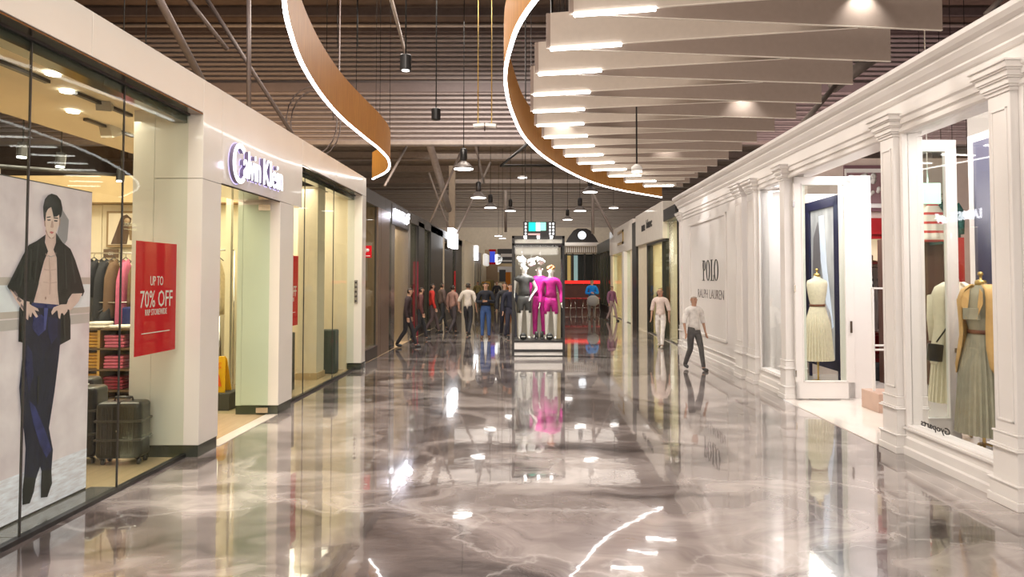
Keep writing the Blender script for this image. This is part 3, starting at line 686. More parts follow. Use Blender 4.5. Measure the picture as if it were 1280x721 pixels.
# ------------------------------------------------------------------ shelving with folded clothes, rails
COLS = {'mustard': (.45, .24, .04), 'pink': (.52, .12, .20), 'white': (.80, .76, .68), 'navy': (.02, .03, .14), 'red': (.62, .02, .03), 'green': (.16, .30, .12), 'black': (.02, .02, .022), 'brown': (.14, .08, .04), 'cream': (.78, .68, .50), 'maroon': (.22, .02, .04), 'olive': (.18, .14, .05), 'orange': (.62, .20, .02), 'grey': (.30, .29, .28)}
def cmat(c): return mat('cloth_'+c, COLS[c], .85, var=.12, scale=18, bump=.3)
u = thing('shelf_unit', 'wooden display shelving stacked with folded clothes behind the suitcases', 'shelving', (-6.4, 10.7, 0))
UX0, UX1 = -7.35, -5.75
for z in (.14, .46, .78, 1.08): bx(UX0, UX1, 10.5, 10.95, z-.025, z).build('shelf', mat('dark_wood', (.10, .06, .03), .5), u)
for x in (UX0, -6.62, UX1): bx(x-.02, x+.02, 10.5, 10.95, 0, 1.08).build('upright', BRASS, u)
bx(UX0, UX1, 10.93, 10.97, 0, 1.06).build('back_panel', mat('dark_wood', (0, 0, 0)), u)
proto = {}
def folded(x, y, z, col, label, group):
    if col not in proto:
        o = MB().box(-.15, .15, -.13, .13, 0, .045).build('folded_garment', cmat(col), None, bevel=.016, seg=2); proto[col] = o
    else:
        o = proto[col].copy(); C.objects.link(o)
    o.location = (x, y, z); o.rotation_euler.z = random.uniform(-.06, .06); tag(o, label, 'clothing', group)
for lev, z in (('lowest wooden shelf', .14), ('middle wooden shelf', .46), ('upper wooden shelf', .78)):
    for x, c, n, w_ in ((-7.12, 'green' if z < .5 else 'pink', 4, 'far left'), (-6.8, 'mustard', 5, 'second'), (-6.42, 'pink' if z > .3 else 'maroon', 4, 'third'), (-6.02, 'pink', 5, 'far right')):
        for k in range(n): folded(x+random.uniform(-.01, .01), 10.68, z+.002+k*.05, c, 'folded %s garment, %s up in the %s stack, %s' % (c, ORD[k], w_, lev), 'folded clothes on the '+lev)
for x, c, n, w_ in ((-7.0, 'cream', 1, 'at its left end'), (-6.72, 'white', 2, ''), (-6.35, 'white', 1, 'right of the middle upright'), (-6.0, 'cream', 1, 'at its right end')):
    for k in range(n): folded(x, 10.68, 1.083+k*.05, c, 'folded %s garment lying on top of the wooden shelf unit %s' % (c, w_ or ('in the pair, ' + ('lower' if k == 0 else 'upper'))), 'folded clothes on the shelf unit top')
t = tag(bx(-7.12, -6.98, 10.6, 10.64, 1.18, 1.36).build('price_stand', WPRINT), 'small white price card standing on the shelf unit top', 'sign')
t = tag(bx(-6.98, -6.80, 10.6, 10.64, 1.19, 1.55).build('black_card', KPRINT), 'small black sign card with white mark above the shelf unit', 'sign')
text_mb('CK', (-6.94, 10.598, 1.42), (1, 0, 0), (0, 0, 1), .09, .05, .002).build('lettering', WPRINT, t, fix=False)
def box_thing(a, m, name, label, cat, **k): return tag(bx(*a).build(name, m, None, **k), label, cat)
box_thing((-6.7, -6.0, 11.2, 11.6, 1.05, 1.38), cmat('navy'), 'boxed_display', 'navy fabric covered display block behind the shelf unit', 'display', bevel=.03)
box_thing((-5.7, -5.3, 9.9, 10.9, 0, 1.05), CREAM, 'display_plinth', 'cream display plinth right of the wooden shelf unit', 'plinth', bevel=.01)
def garment(x, y, zt, w_, h_, col, label, rz=0, hanger=True, m=None, group=None, sleeves=True, name='hanging_garment'):
    t = thing(name, label, 'clothing', (x, y, zt), rz, group)
    old = XF[0]; XF[0] = MW[t]
    n = 13; rows = []
    ph = random.uniform(0, 6)
    for j in range(9):
        f = j/8; row_f = []; row_b = []
        ww = w_*(.42+.58*min(1, f*5)) * (1+.08*f)
        for i in range(n):
            u_ = i/(n-1)*2-1; zz = -f*h_-.09*abs(u_)*(1 if f < .3 else .3)*(w_/.45)
            dp = .045*(1-u_**4)*(1+.5*f)+.012*math.sin(u_*9+ph)*f
            row_f.append(Vector((u_*ww/2, -dp, zz)))
            row_b.append(Vector((u_*ww/2, dp, zz)))
        rows.append(row_f+row_b[::-1])
    mb = MB(); mb.grid(rows, closed=True); mb.f += [tuple(range(2*n)), tuple(range(8*2*n, 9*2*n))]; mb.sm += [False]*2
    mb.build('cloth', m or cmat(col), t)
    if sleeves:
        for s in (-1, 1):
            MB().tube([(s*w_*.40, 0, -.06), (s*w_*.50, -.01, -.18), (s*w_*.54, -.02, -h_*.5), (s*w_*.53, -.03, -h_*.78)], [w_*.10, w_*.13, w_*.11, w_*.09], 10).build('sleeve', m or cmat(col), t)
    if hanger:
        MB().tube([(-w_*.42, 0, -.07), (0, 0, .02), (w_*.42, 0, -.07)], .008, 5).tube([(0, 0, .02), (0, 0, .06), (.02, 0, .085), (0, 0, .10)], .004, 5).build('hanger', DGREY, t)
    XF[0] = old; return t
def rail(x0, x1, y, z, label, legs=True, m=CHROME):
    t = thing('clothes_rail', label, 'clothes rail', ((x0+x1)/2, y, 0)); MB().tube([(x0, y, z), (x1, y, z)], .014, 8).build('bar', m, t)
    for x in (x0, x1):
        MB().tube([(x, y, 0 if legs else z), (x, y if legs else y+.3, z)], .012, 8).build('bracket', m, t)
rail(-8.0, -5.8, 11.6, 2.28, 'high wall rail with hanging clothes below the framed picture', False)
for i, (x, c, h_, d_) in enumerate([(-7.85, 'mustard', .75, 'patterned mustard shirt'), (-7.66, 'mustard', .7, 'crumpled mustard shirt'), (-7.42, 'black', 1.05, 'long black coat'), (-7.25, 'black', 1.1, 'black jacket'), (-7.08, 'brown', 1.0, 'dark brown jacket'), (-6.88, 'pink', 1.2, 'long pink shirt'), (-6.68, 'brown', .8, 'brown knit top'), (-6.5, 'olive', .8, 'olive patterned top'), (-6.3, 'black', .85, 'short black top'), (-6.1, 'brown', .9, 'brown blouse')]):
    garment(x, 11.6, 2.19, .40, h_, c, d_+' hanging on the high wall rail of the left shop', rz=1.4, sleeves=False)
rail(-8.0, -5.9, 11.45, 1.45, 'low wall rail above the folded clothes', False)
for i, (x, c, h_, d_) in enumerate([(-7.75, 'green', .45, 'green top'), (-7.55, 'red', .45, 'bright red top'), (-7.36, 'mustard', .45, 'yellow top'), (-7.1, 'black', .5, 'black trousers')]):
    garment(x, 11.45, 1.36, .40, h_, c, d_+' hanging on the low rail over the shelf unit', rz=1.4, sleeves=False)
t = thing('framed_picture', 'framed sepia photo of a reclining figure high on the cream wall', 'picture', (-6.9, 11.98, 2.4))
bx(-7.42, -6.1, 11.92, 11.99, 2.40, 3.03).build('frame', mat('picture_frame', (.30, .20, .10), .5), t)
bx(-7.38, -6.14, 11.91, 11.925, 2.44, 2.99).build('print', mat('sepia_paper', (.70, .60, .46), .6), t)
MB().prism([(-7.33, 11.905, 2.45), (-7.05, 11.905, 2.45), (-7.0, 11.905, 2.72), (-6.98, 11.905, 2.90), (-7.06, 11.905, 2.97), (-7.16, 11.905, 2.93), (-7.24, 11.905, 2.70)], (0, .003, 0)).build('hair_print', mat('sepia_dark', (.09, .05, .03), .6), t)
MB().prism([(-7.0, 11.902, 2.52), (-6.7, 11.902, 2.50), (-6.45, 11.902, 2.62), (-6.2, 11.902, 2.66), (-6.15, 11.902, 2.72), (-6.4, 11.902, 2.74), (-6.65, 11.902, 2.72), (-6.92, 11.902, 2.84), (-7.03, 11.902, 2.78)], (0, .003, 0)).build('clothes_print', mat('sepia_mid', (.20, .13, .07), .6), t)
MB().lathe((-7.05, 11.9, 2.86), [(.05, 0), (.05, .003)], 12, axis='y').build('face_print', mat('sepia_light', (.50, .36, .24), .6), t)
t = tag(bx(-7.42, -7.17, 11.85, 11.88, 2.21, 2.36).build('brand_plaque', mat('brown_plaque', (.12, .07, .04), .5)), 'small brown plaque with pale lettering above the high rail', 'sign')
text_mb('CK', (-7.34, 11.848, 2.26), (1, 0, 0), (0, 0, 1), .09, .05, .002).build('lettering', WPRINT, t, fix=False)

# doorway contents
box_thing((-4.55, -4.22, 9.62, 9.98, 0, .24), mat('dark_grey_bin', (.06, .055, .05), .6), 'low_plinth', 'low dark grey plinth just inside the left shop doorway', 'plinth', bevel=.008)
t = thing('wet_floor_sign', 'yellow folding wet floor sign standing on the low dark plinth', 'sign', (-4.41, 9.8, .24))
YEL = mat('yellow_plastic', (.80, .42, .01), .35)
for s in (-1, 1):
    q = [(-4.52, 9.8+s*.10, .24), (-4.31, 9.8+s*.10, .24), (-4.345, 9.8+s*.02, .70), (-4.37, 9.8+s*.01, .74), (-4.45, 9.8+s*.01, .74), (-4.485, 9.8+s*.02, .70)]
    MB().prism(q, (0, s*.012, 0)).build('panel', YEL, t, bevel=.004, seg=1)
text_mb('WET', (-4.46, 9.722, .62), (1, 0, 0), (0, .15, 1), .08, .035, .003).build('lettering', RED, t, fix=False)
text_mb('FLOOR', (-4.46, 9.716, .575), (1, 0, 0), (0, .15, 1), .08, .03, .003).build('lettering', RED, t, fix=False)
MB().prism([(-4.46, 9.69, .33), (-4.36, 9.69, .33), (-4.41, 9.715, .50)], (0, -.004, 0)).build('warning_mark', mat('orange_print', (.8, .12, .01), .5), t)
rail(-6.3, -4.9, 11.3, 2.32, 'rail of cream clothes seen through the left shop doorway')
for i, (x, c, d_) in enumerate([(-5.6, 'cream', 'cream knitted top'), (-5.4, 'cream', 'pale cream shirt'), (-5.2, 'cream', 'cream long sleeved top')]):
    garment(x, 11.3, 2.22, .45, .95, c, d_+' on the rail seen through the doorway, %s from the left' % ORD[i], rz=1.4, sleeves=False)
rail(-6.1, -4.95, 10.9, 1.25, 'low rail of dark clothes inside the doorway')
for i, x in enumerate((-5.6, -5.42, -5.24, -5.06)):
    garment(x, 10.9, 1.17, .42, .85, 'brown' if i % 2 else 'black', 'dark %s garment on the low doorway rail, %s from the left' % ('brown' if i % 2 else 'black', ORD[i]), rz=1.4, sleeves=False)
t = thing('handbag', 'black handbag sitting above the dark clothes in the doorway', 'bag', (-5.45, 10.75, 1.28))
bx(-5.6, -5.32, 10.7, 10.82, 1.29, 1.44).build('body', BLACKG, t, bevel=.02)
MB().tube([(-5.55, 10.76, 1.43), (-5.5, 10.76, 1.56), (-5.42, 10.76, 1.56), (-5.37, 10.76, 1.43)], .008, 6).build('strap', BLACKG, t)
box_thing((-4.74, -4.66, 10.6, 10.68, 0, 3.5), CREAM, 'slim_post', 'slim cream post inside the doorway next to the glass door', 'post')
# window 2 contents
box_thing((-4.30, -3.95, 11.2, 11.5, 0, .95), BLACK, 'dark_stand', 'dark display stand beside the second window column', 'display', bevel=.01)
box_thing((-4.1, -3.8, 13.3, 13.6, 0, .85), mat('dark_green_bin', (.05, .07, .06), .4), 'tall_bin', 'dark upright case behind the far end of the second window', 'display', bevel=.03)
# small plates on the end pier
t = thing('intercom_plate', 'slim grey metal plate with buttons on the end pier', 'plate', (-3.6, 13.92, 1.3))
p0 = at(443, 350, Y=13.92); p1 = at(447, 379, Y=13.92)
bx(p0.x, p1.x, 13.905, 13.925, p1.z, p0.z).build('plate', STEEL, t)
for k in range(5):
    z = p1.z+(p0.z-p1.z)*(k+.5)/5; bx(p0.x+.015, p1.x-.015, 13.9, 13.906, z-.02, z+.02).build('button', DGREY, t)
# red hose sign on bracket
t = thing('fire_sign', 'small red fire sign with white picture on the end pier', 'sign', (-3.5, 14.3, 2.3))
p0 = at(455, 307, Y=14.4); p1 = at(464.5, 322, Y=14.4)
bx(p0.x, p1.x, 14.39, 14.41, p1.z, p0.z).build('board', RED, t)
cx_, cz_ = (p0.x+p1.x)/2, (p0.z+p1.z)/2
MB().lathe((cx_, 14.384, cz_+.03), [(.035, 0), (.035, .004)], 12, axis='y').box(cx_-.05, cx_-.03, 14.383, 14.39, cz_-.02, cz_+.07).build('pictogram', WPRINT, t)
bx(p0.x+.03, p1.x-.03, 14.383, 14.39, p1.z+.03, p1.z+.045).build('caption', WPRINT, t)

# ================================================================== RIGHT CLASSICAL WHITE SHOPFRONT
XF[0] = Matrix.Translation((3.95, 5.5, 0)) @ Matrix.Rotation(-.0075, 4, 'Z') @ Matrix.Translation((-3.95, -5.5, 0))
WX = 3.97
wr = sempty('wall_right_shopfront', (WX, 10, 0))
def rb(mb, nm='timber_panel', bev=.004): return mb.build(nm, RWHITE, wr, bevel=bev, seg=1)
def eprof(P, y0, y1, nm):        # extrude an (x,z) profile along Y
    return MB().prism([(x, y0, z) for x, z in P], (0, y1-y0, 0)).build(nm, RWHITE, wr)
# entablature in lengths
ENT = [(4.40, 3.46), (WX, 3.46), (WX, 3.50), (3.945, 3.50), (3.945, 3.56), (3.925, 3.575), (3.925, 3.60), (3.95, 3.61), (3.95, 3.74), (3.93, 3.75), (3.91, 3.78), (3.91, 3.80),
       (3.87, 3.85), (3.84, 3.90), (3.84, 3.925), (3.80, 3.95), (3.775, 3.99), (3.775, 4.03), (3.80, 4.05), (4.40, 4.05)]
eprof(ENT, 2.0, 18.6, 'entablature')
eprof([(x-.0, z) for x, z in [(WX+.001, 3.40), (WX-.02, 3.42), (WX-.02, 3.455), (WX+.001, 3.46)]], 2.0, 18.6, 'architrave_bead')
# plinth walls under windows and panel
BASEP = [(4.20, 0), (WX-.04, 0), (WX-.04, .07), (WX-.02, .085), (WX-.02, .17), (WX, .19), (WX, .255), (WX-.03, .265), (WX-.03, .285), (4.20, .285)]
for a, b in ((2.0, 7.3), (10.7, 12.0), (12.0, 18.5)): eprof(BASEP, a, b, 'plinth')
def pilaster(yc, hw, proj=.07, name='pilaster', side=True):
    # base tiers, shaft with sunk panel, stepped capital
    z = [(0, .07, proj+.05, .05), (.07, .185, proj+.035, .035), (.185, .20, proj+.05, .05), (.20, .46, proj+.015, .015), (.46, .475, proj+.045, .045), (.475, .49, proj+.03, .03), (.49, .58, proj+.012, .012), (.58, .595, proj+.02, .02)]
    mb = MB()
    for z0, z1, p, e in z: mb.box(WX-p, 4.22, yc-hw-e, yc+hw+e, z0, z1)
    mb.build('pilaster_base', RWHITE, wr, bevel=.004, seg=1)
    mb = MB(); mb.box(WX-proj, 4.22, yc-hw, yc+hw, .595, 3.38)
    x = WX-proj; mb.build('pilaster_shaft', RWHITE, wr, bevel=.004, seg=1)
    if hw > .12:
        f = MB(); e = .035; t_ = .022
        y0, y1 = yc-hw+e, yc+hw-e
        for q in ((y0, y0+t_, .68, 3.26), (y1-t_, y1, .68, 3.26), (y0, y1, .68, .70), (y0, y1, 3.24, 3.26)):
            f.box(x-.010, x+.001, *q)
        f.build('shaft_moulding', RWHITE, wr, bevel=.003, seg=1)
    mb = MB()
    for k, (z0, z1, e) in enumerate([(3.38, 3.41, .012), (3.41, 3.43, .028), (3.43, 3.475, .04), (3.475, 3.49, .055), (3.49, 3.535, .065), (3.535, 3.55, .08), (3.55, 3.60, .095), (3.60, 3.615, .11)]):
        mb.box(WX-proj-e, 4.2, yc-hw-e, yc+hw+e, z0, z1)
    mb.build('pilaster_capital', RWHITE, wr, bevel=.003, seg=1)
pilaster(5.64, .135); pilaster(7.46, .135); pilaster(10.66, .10); pilaster(12.22, .20); pilaster(12.85, .20, .10); pilaster(18.35, .16, .03)
pilaster(3.4, .135)
# solid walling
bx(WX, 4.2, 13.0, 18.5, .285, 3.46).build('wall_panel', RWHITE, wr)
bx(WX+.02, 4.2, 11.95, 12.1, .285, 3.46).build('wall_panel', RWHITE, wr)
f = MB(); y0, y1, z0, z1 = 14.0, 17.3, .52, 3.22
for q in ((y0, y0+.06, z0, z1), (y1-.06, y1, z0, z1), (y0, y1, z0, z0+.06), (y0, y1, z1-.06, z1)): f.box(WX-.03, WX+.001, *q)
f.build('panel_moulding', RWHITE, wr, bevel=.01, seg=2)
# windows with frames
def rwin(name, y0, y1, z0=.285, z1=3.46, fr=.05):
    wn = sempty(name, (WX, y0, 0)); mb = MB()
    for q in ((y0, y0+fr, z0, z1), (y1-fr, y1, z0, z1), (y0, y1, z0, z0+.02), (y0, y1, z1-fr, z1)): mb.box(WX-.005, 4.14, *q)
    mb.build('window_frame', RWHITE, wn, bevel=.004, seg=1)
    bx(WX+.055, WX+.065, y0+fr, y1-fr, z0+.02, z1-fr).build('glass_pane', GLASSR, wn)
rwin('window_3', 5.78, 7.32); rwin('window_4', 10.78, 12.0); rwin('window_5', 3.6, 5.5)
# lettering on the wall panel: thin high-contrast capitals
def ell(mb, yc, zc, ry, rz, ty, tz, x):
    n = 24
    for i in range(n):
        a, b = 2*PI*i/n, 2*PI*(i+1)/n
        q = [(x, yc+ry*math.cos(a), zc+rz*math.sin(a)), (x, yc+ry*math.cos(b), zc+rz*math.sin(b)), (x, yc+(ry-ty)*math.cos(b), zc+(rz-tz)*math.sin(b)), (x, yc+(ry-ty)*math.cos(a), zc+(rz-tz)*math.sin(a))]
        mb.prism(q, (-.012, 0, 0))
x = WX+.001; z0, z1 = 1.80, 2.27; t_ = thing('wall_lettering', 'large thin black capitals on the white panel of the classical shopfront', 'sign', (WX-.01, 15.3, 1.8))
def bar(mb, ya, yb, za, zb): mb.box(x-.012, x, min(ya, yb), max(ya, yb), za, zb)
# written so that it reads from left (far end) to right (near end)
yy = 16.05
mb = MB(); bar(mb, yy-.08, yy-.13, z0, z1); bar(mb, yy, yy-.2, z0, z0+.015); bar(mb, yy, yy-.16, z1-.015, z1); ell(mb, yy-.17, z1-.12, .13, .12, .06, .012, x); mb.build('letter', KPRINT, t_)
mb = MB(); ell(mb, yy-.52, (z0+z1)/2, .16, (z1-z0)/2, .055, .012, x); mb.build('letter', KPRINT, t_)
mb = MB(); bar(mb, yy-.80, yy-.855, z0, z1); bar(mb, yy-.74, yy-.92, z1-.015, z1); bar(mb, yy-.74, yy-1.02, z0, z0+.015); bar(mb, yy-1.0, yy-1.02, z0, z0+.13); mb.build('letter', KPRINT, t_)
mb = MB(); ell(mb, yy-1.22, (z0+z1)/2, .17, (z1-z0)/2, .055, .012, x); mb.build('letter', KPRINT, t_)
t_ = thing('wall_lettering', 'smaller row of thin black capitals beneath the large lettering on the white panel', 'sign', (WX-.01, 15.3, 1.4))
text_mb('RALPH LAUREN', (x-.004, 16.5, 1.40), (0, -1, 0), (0, 0, 1), 2.25, .20, .006, offset=-.012).build('lettering', mat('grey_print', (.16, .14, .14), .5), t_, fix=False)
spot('panel_wash', (3.3, 15.6, 4.4), (3.97, 15.6, 2.4), 60, 70, .05, (1, .95, .92))
text_y = 7.15
XF.append(XF[0])
# small mirrored lettering low on the near window
t_ = thing('window_sticker', 'small black mirrored lettering low on the near right window', 'lettering', (4.02, 7.0, .33))
text_mb('Gyoparts', (4.03, 6.62, .315), (0, 1, 0), (0, 0, 1), .50, .085, .003, offset=.02).build('lettering', KPRINT, t_, fix=False)

# entry door leaves, each opened inwards
def leaf(y, x0, x1, label, hinge):
    d = sempty('door_%d' % (2 if y > 9 else 3), (x0, y, 0)); z0, z1 = .02, 3.42
    mb = MB()
    for q in ((x0, x0+.11, z0, z1), (x1-.11, x1, z0, z1), (x0, x1, z0, .27), (x0, x1, z1-.11, z1)): mb.box(q[0], q[1], y-.025, y+.025, q[2], q[3])
    mb.build('door_frame', RWHITE, d, bevel=.004, seg=1)
    mb = MB()
    for q in ((x0+.11, x0+.13, .27, z1-.11), (x1-.13, x1-.11, .27, z1-.11), (x0+.11, x1-.11, .27, .29), (x0+.11, x1-.11, z1-.13, z1-.11)): mb.box(q[0], q[1], y-.032, y+.032, q[2], q[3])
    mb.build('glazing_bead', RWHITE, d, bevel=.004, seg=1)
    bx(x0+.12, x1-.12, y-.005, y+.005, .28, z1-.12).build('glass_pane', GLASS, d)
    bx(x1-.07, x1-.045, y-.06, y-.03, 1.02, 1.20 if y > 9 else 1.07).build('handle', mat('dark_bronze', (.10, .07, .05), .4, .5), d, bevel=.005)
    for z in (.4, 1.7, 3.0): bx(x0-.015, x0+.01, y-.03, y+.03, z-.05, z+.05).build('hinge', CHROME, d)
leaf(10.50, 4.02, 4.92, '', 0); leaf(7.72, 4.06, 4.81, '', 0)
# interior
struct('wall_shop_right_window_screen', bx(4.2, 4.74, 12.3, 12.35, 0, 3.45), RWHITE)
area('shop_light', (4.45, 11.4, 3.4), .4, 1.0, 16, (1, .95, .94))  # lamp added only to brighten the white screen behind the window
struct('wall_shop_right_pier', bx(4.93, 5.26, 10.6, 11.0, 0, 3.45), RWHITE)
struct('wall_shop_right_back', bx(11, 11.2, 2, 18.5, 0, 4.3), mat('pinkish_plaster', (.72, .60, .54), .7))
struct('wall_shop_right_divider', bx(5.36, 11, 13.3, 13.45, 0, 4.2), mat('pinkish_plaster', (0, 0, 0)))
struct('wall_shop_right_side', bx(4.2, 11, 18.3, 18.5, 0, 4.0), RWHITE)
struct('wall_shop_right_near', bx(4.2, 11, 2.0, 2.2, 0, 4.0), RWHITE)
struct('wall_shop_right_screen', bx(5.38, 5.5, 4.6, 8.39, 0, 3.84), RWHITE)
t = thing('banner', 'tall navy blue curved panel on the white screen wall behind the mannequins', 'banner', (5.37, 7.2, .3))
rows = [[Vector((5.345-.012*math.sin(PI*4*(j/24)), 6.8+1.44*j/24, z)) for z in (.02, 3.5)] for j in range(25)]
o_ = MB().grid(rows).build('panel', NAVY, t, solid=.01, fix=False)
# framed lightbox seen through the open door leaf
t = thing('framed_photo', 'tall navy framed grey photograph seen through the open white door', 'picture', (5.3, 12.4, .25))
Xq = 5.30
mb = MB()
for q in ((11.75, 11.93, .25, 3.30), (13.0, 13.18, .25, 3.30), (11.75, 13.18, .25, .43), (11.75, 13.18, 3.12, 3.30)): mb.box(Xq-.05, Xq+.02, *q)
mb.build('frame', NAVY, t, bevel=.006, seg=1)
for yy_ in (11.84, 13.09): bx(Xq-.03, Xq+.01, yy_-.03, yy_+.03, 0, .26).build('foot', NAVY, t)
bx(Xq-.01, Xq+.01, 11.9, 13.05, .4, 3.15).build('print', mat('grey_photo', (.25, .24, .25), .4, scale=1.6, col2=(.75, .73, .74), stretch=(1, 1.6, .6), emit=(.4, .4, .42), es=.2), t)
MB().prism([(Xq-.02, 12.05, 1.0), (Xq-.02, 12.2, .9), (Xq-.02, 12.55, 2.2), (Xq-.02, 12.6, 3.0), (Xq-.02, 12.4, 3.0), (Xq-.02, 12.3, 2.1)], (.004, 0, 0)).build('shirt_print', mat('pale_blue_print', (.68, .72, .85), .5, emit=(.6, .65, .8), es=.4), t)
MB().lathe((Xq-.02, 12.45, 1.0), [(.34, 0), (.34, .003)], 24, axis='x', sx=1, sy=1.2).build('hat_print', mat('warm_grey_print', (.45, .38, .34), .5), t)
MB().prism([(Xq-.024, 12.6, 1.7), (Xq-.024, 12.9, 1.9), (Xq-.024, 12.85, 2.6), (Xq-.024, 12.65, 2.9), (Xq-.024, 12.55, 2.3)], (.004, 0, 0)).build('figure_print', mat('dark_figure_print', (.22, .20, .22), .5), t)
# deep display wall: floral picture, red shelves, hat, rail
t = thing('display_wall_unit', 'tall shop shelving with red back panels and dark shelf boards seen through the doorway', 'shelving', (6.4, 13.1, 0))
RL = mat('red_lacquer', (.36, .015, .02), .4)
for z0, z1 in ((2.72, 3.02), (.10, .75)): bx(6.0, 7.1, 13.2, 13.28, z0, z1).build('red_panel', RL, t)
for z in (2.12, 2.64, .78, .35): bx(5.95, 7.1, 12.9, 13.28, z, z+.05).build('shelf', mat('mahogany', (.12, .02, .015), .4), t)
bx(5.95, 7.1, 13.2, 13.28, 2.2, 2.64).build('lit_back', mat('lit_cream', (.8, .68, .5), .6, emit=(1, .8, .5), es=.5), t)
MB().tube([(5.95, 12.95, 2.06), (7.1, 12.95, 2.06)], .012, 6).build('rail', CHROME, t)
t = thing('floral_picture', 'dark framed picture of white flowers above the red shelf', 'picture', (6.5, 13.25, 3.1))
bx(6.05, 7.0, 13.22, 13.27, 3.15, 4.05).build('frame', mat('plum_frame', (.20, .10, .12), .5), t)
bx(6.05, 7.0, 13.20, 13.23, 3.22, 3.98).build('mat_board', WPRINT, t)
bx(6.08, 6.95, 13.19, 13.205, 3.30, 3.90).build('print', mat('plum_print', (.30, .18, .20), .5), t)
for k in range(26):
    cx, cz = random.uniform(6.15, 6.7), random.uniform(3.36, 3.84)
    MB().lathe((cx, 13.188, cz), [(random.uniform(.03, .07), 0), (.02, -.004)], 8, axis='y').build('flower_print', WPRINT, t)
t = thing('hat', 'brown felt hat on the lit shelf under the red panel', 'hat', (6.38, 13.05, 2.17))
MB().lathe((6.38, 13.05, 2.17), [(.16, 0), (.15, .02), (.10, .03), (.10, .12), (.05, .15)], 18).build('crown', cmat('brown'), t)
GING = mat('gingham_shirt', (.70, .66, .64), .8)
nt = GING.node_tree; b_ = nt.nodes['Principled BSDF']; ck = nt.nodes.new('ShaderNodeTexChecker'); ck.inputs['Scale'].default_value = 18; ck.inputs[1].default_value = (.75, .7, .68, 1); ck.inputs[2].default_value = (.03, .02, .03, 1)
tcn = nt.nodes.new('ShaderNodeTexCoord'); nt.links.new(tcn.outputs['Object'], ck.inputs[0]); nt.links.new(ck.outputs[0], b_.inputs['Base Color'])
garment(6.20, 12.95, 2.02, .5, 1.05, 'white', 'black and white gingham shirt hanging on the shop wall rail', rz=.5, m=GING)
garment(6.62, 12.95, 2.02, .5, 1.1, 'black', 'dark jacket hanging right of the gingham shirt', rz=.9)
garment(6.08, 13.05, 2.0, .3, 1.5, 'white', 'long white garment hanging left of the gingham shirt', rz=1.2, sleeves=False)
garment(6.88, 12.95, 2.0, .5, 1.6, 'grey', 'long grey garment hanging behind the dark jacket', rz=1.2)
t = thing('garment_rack', 'white metal open rack on a wooden box just inside the right doorway', 'rack', (4.9, 9.6, 0))
for x in (4.78, 5.15):
    MB().box(x-.014, x+.014, 9.6, 9.63, .28, 1.72).build('post', RWHITE, t)
for z in (1.70, .90, .84): MB().box(4.78, 5.15, 9.6, 9.63, z, z+.025).build('rail', RWHITE, t)
bx(4.76, 5.2, 9.45, 9.95, 0, .26).build('base_box', mat('pink_wood_box', (.55, .38, .30), .4), t, bevel=.006)
box_thing((5.9, 6.5, 12.4, 12.8, 0, .3), cmat('black'), 'dark_bag', 'dark bag on the floor under the red shelving', 'bag', bevel=.06)
# what is seen through the nearer door leaf
t = thing('display_cabinet', 'dark wooden cabinet wall seen through the nearer open door leaf', 'cabinet', (6.9, 11.2, 0))
DW = mat('dark_walnut', (.10, .045, .03), .45, stretch=(1, 1, .1), scale=8)
bx(6.2, 7.25, 12.0, 12.3, 0, 2.55).build('body', DW, t)
for x in (6.25, 6.75, 7.22): bx(x-.03, x+.03, 11.96, 12.0, .05, 2.55).build('stile', DW, t)
for z in (.1, 1.2, 2.3): bx(6.2, 7.25, 11.97, 12.0, z-.03, z+.03).build('cabinet_rail', DW, t)
STR = mat('striped_knit', (.75, .70, .62), .9); nt = STR.node_tree; wv = nt.nodes.new('ShaderNodeTexWave'); wv.bands_direction = 'Z'; wv.inputs['Scale'].default_value = 2.0
rr = nt.nodes.new('ShaderNodeValToRGB'); rr.color_ramp.interpolation = 'CONSTANT'; rr.color_ramp.elements[0].color = (.78, .72, .62, 1); rr.color_ramp.elements[1].position = .82; rr.color_ramp.elements[1].color = (.55, .06, .05, 1)
tcn = nt.nodes.new('ShaderNodeTexCoord'); nt.links.new(tcn.outputs['Object'], wv.inputs[0]); nt.links.new(wv.outputs[0], rr.inputs[0]); nt.links.new(rr.outputs[0], nt.nodes['Principled BSDF'].inputs['Base Color'])
garment(6.55, 11.8, 3.2, .45, .6, 'cream', 'cream knit hanging high over the dark cabinet', rz=0)
garment(6.88, 11.75, 3.2, .42, .7, 'white', 'cream and red striped knit hanging high over the dark cabinet', rz=0, m=STR, sleeves=False)
garment(7.12, 11.8, 3.2, .50, .75, 'green', 'dark green patterned knit hanging beside the striped knit', rz=0, m=mat('teal_knit', (.02, .10, .08), .8, var=.5, scale=30))

t = thing('clothes_rail', 'high steel rail on two posts above the dark wooden cabinet', 'clothes rail', (6.8, 11.9, 2.55))
MB().tube([(6.3, 11.8, 3.3), (7.3, 11.8, 3.3)], .012, 6).build('bar', CHROME, t)
for x in (6.3, 7.22): MB().tube([(x, 11.8, 3.3), (x, 12.1, 3.3), (x, 12.1, 2.55)], .012, 6).build('post', CHROME, t)
t = thing('exit_sign', 'pale mint hanging exit sign box inside the right shop', 'sign', (5.4, 9.2, 2.9))
bx(5.20, 5.52, 9.2, 9.26, 2.86, 3.14).build('box', mat('mint_light', (.45, .72, .60), .4, emit=(.5, .9, .72), es=.45), t)
MB().tube([(5.36, 9.23, 3.14), (5.36, 9.23, 10.97)], .01, 5).build('rod', CHROME, t)
box_thing((6.0, 6.7, 12.9, 13.0, 2.6, 2.75), RL, 'red_shelf_box', 'red lacquered box end beside the screen wall', 'box')
t = box_thing((6.15, 6.32, 10, 10.2, 0, 2.45), RL, 'red_cabinet', 'narrow red cabinet end between the door leaf and the screen wall', 'cabinet')

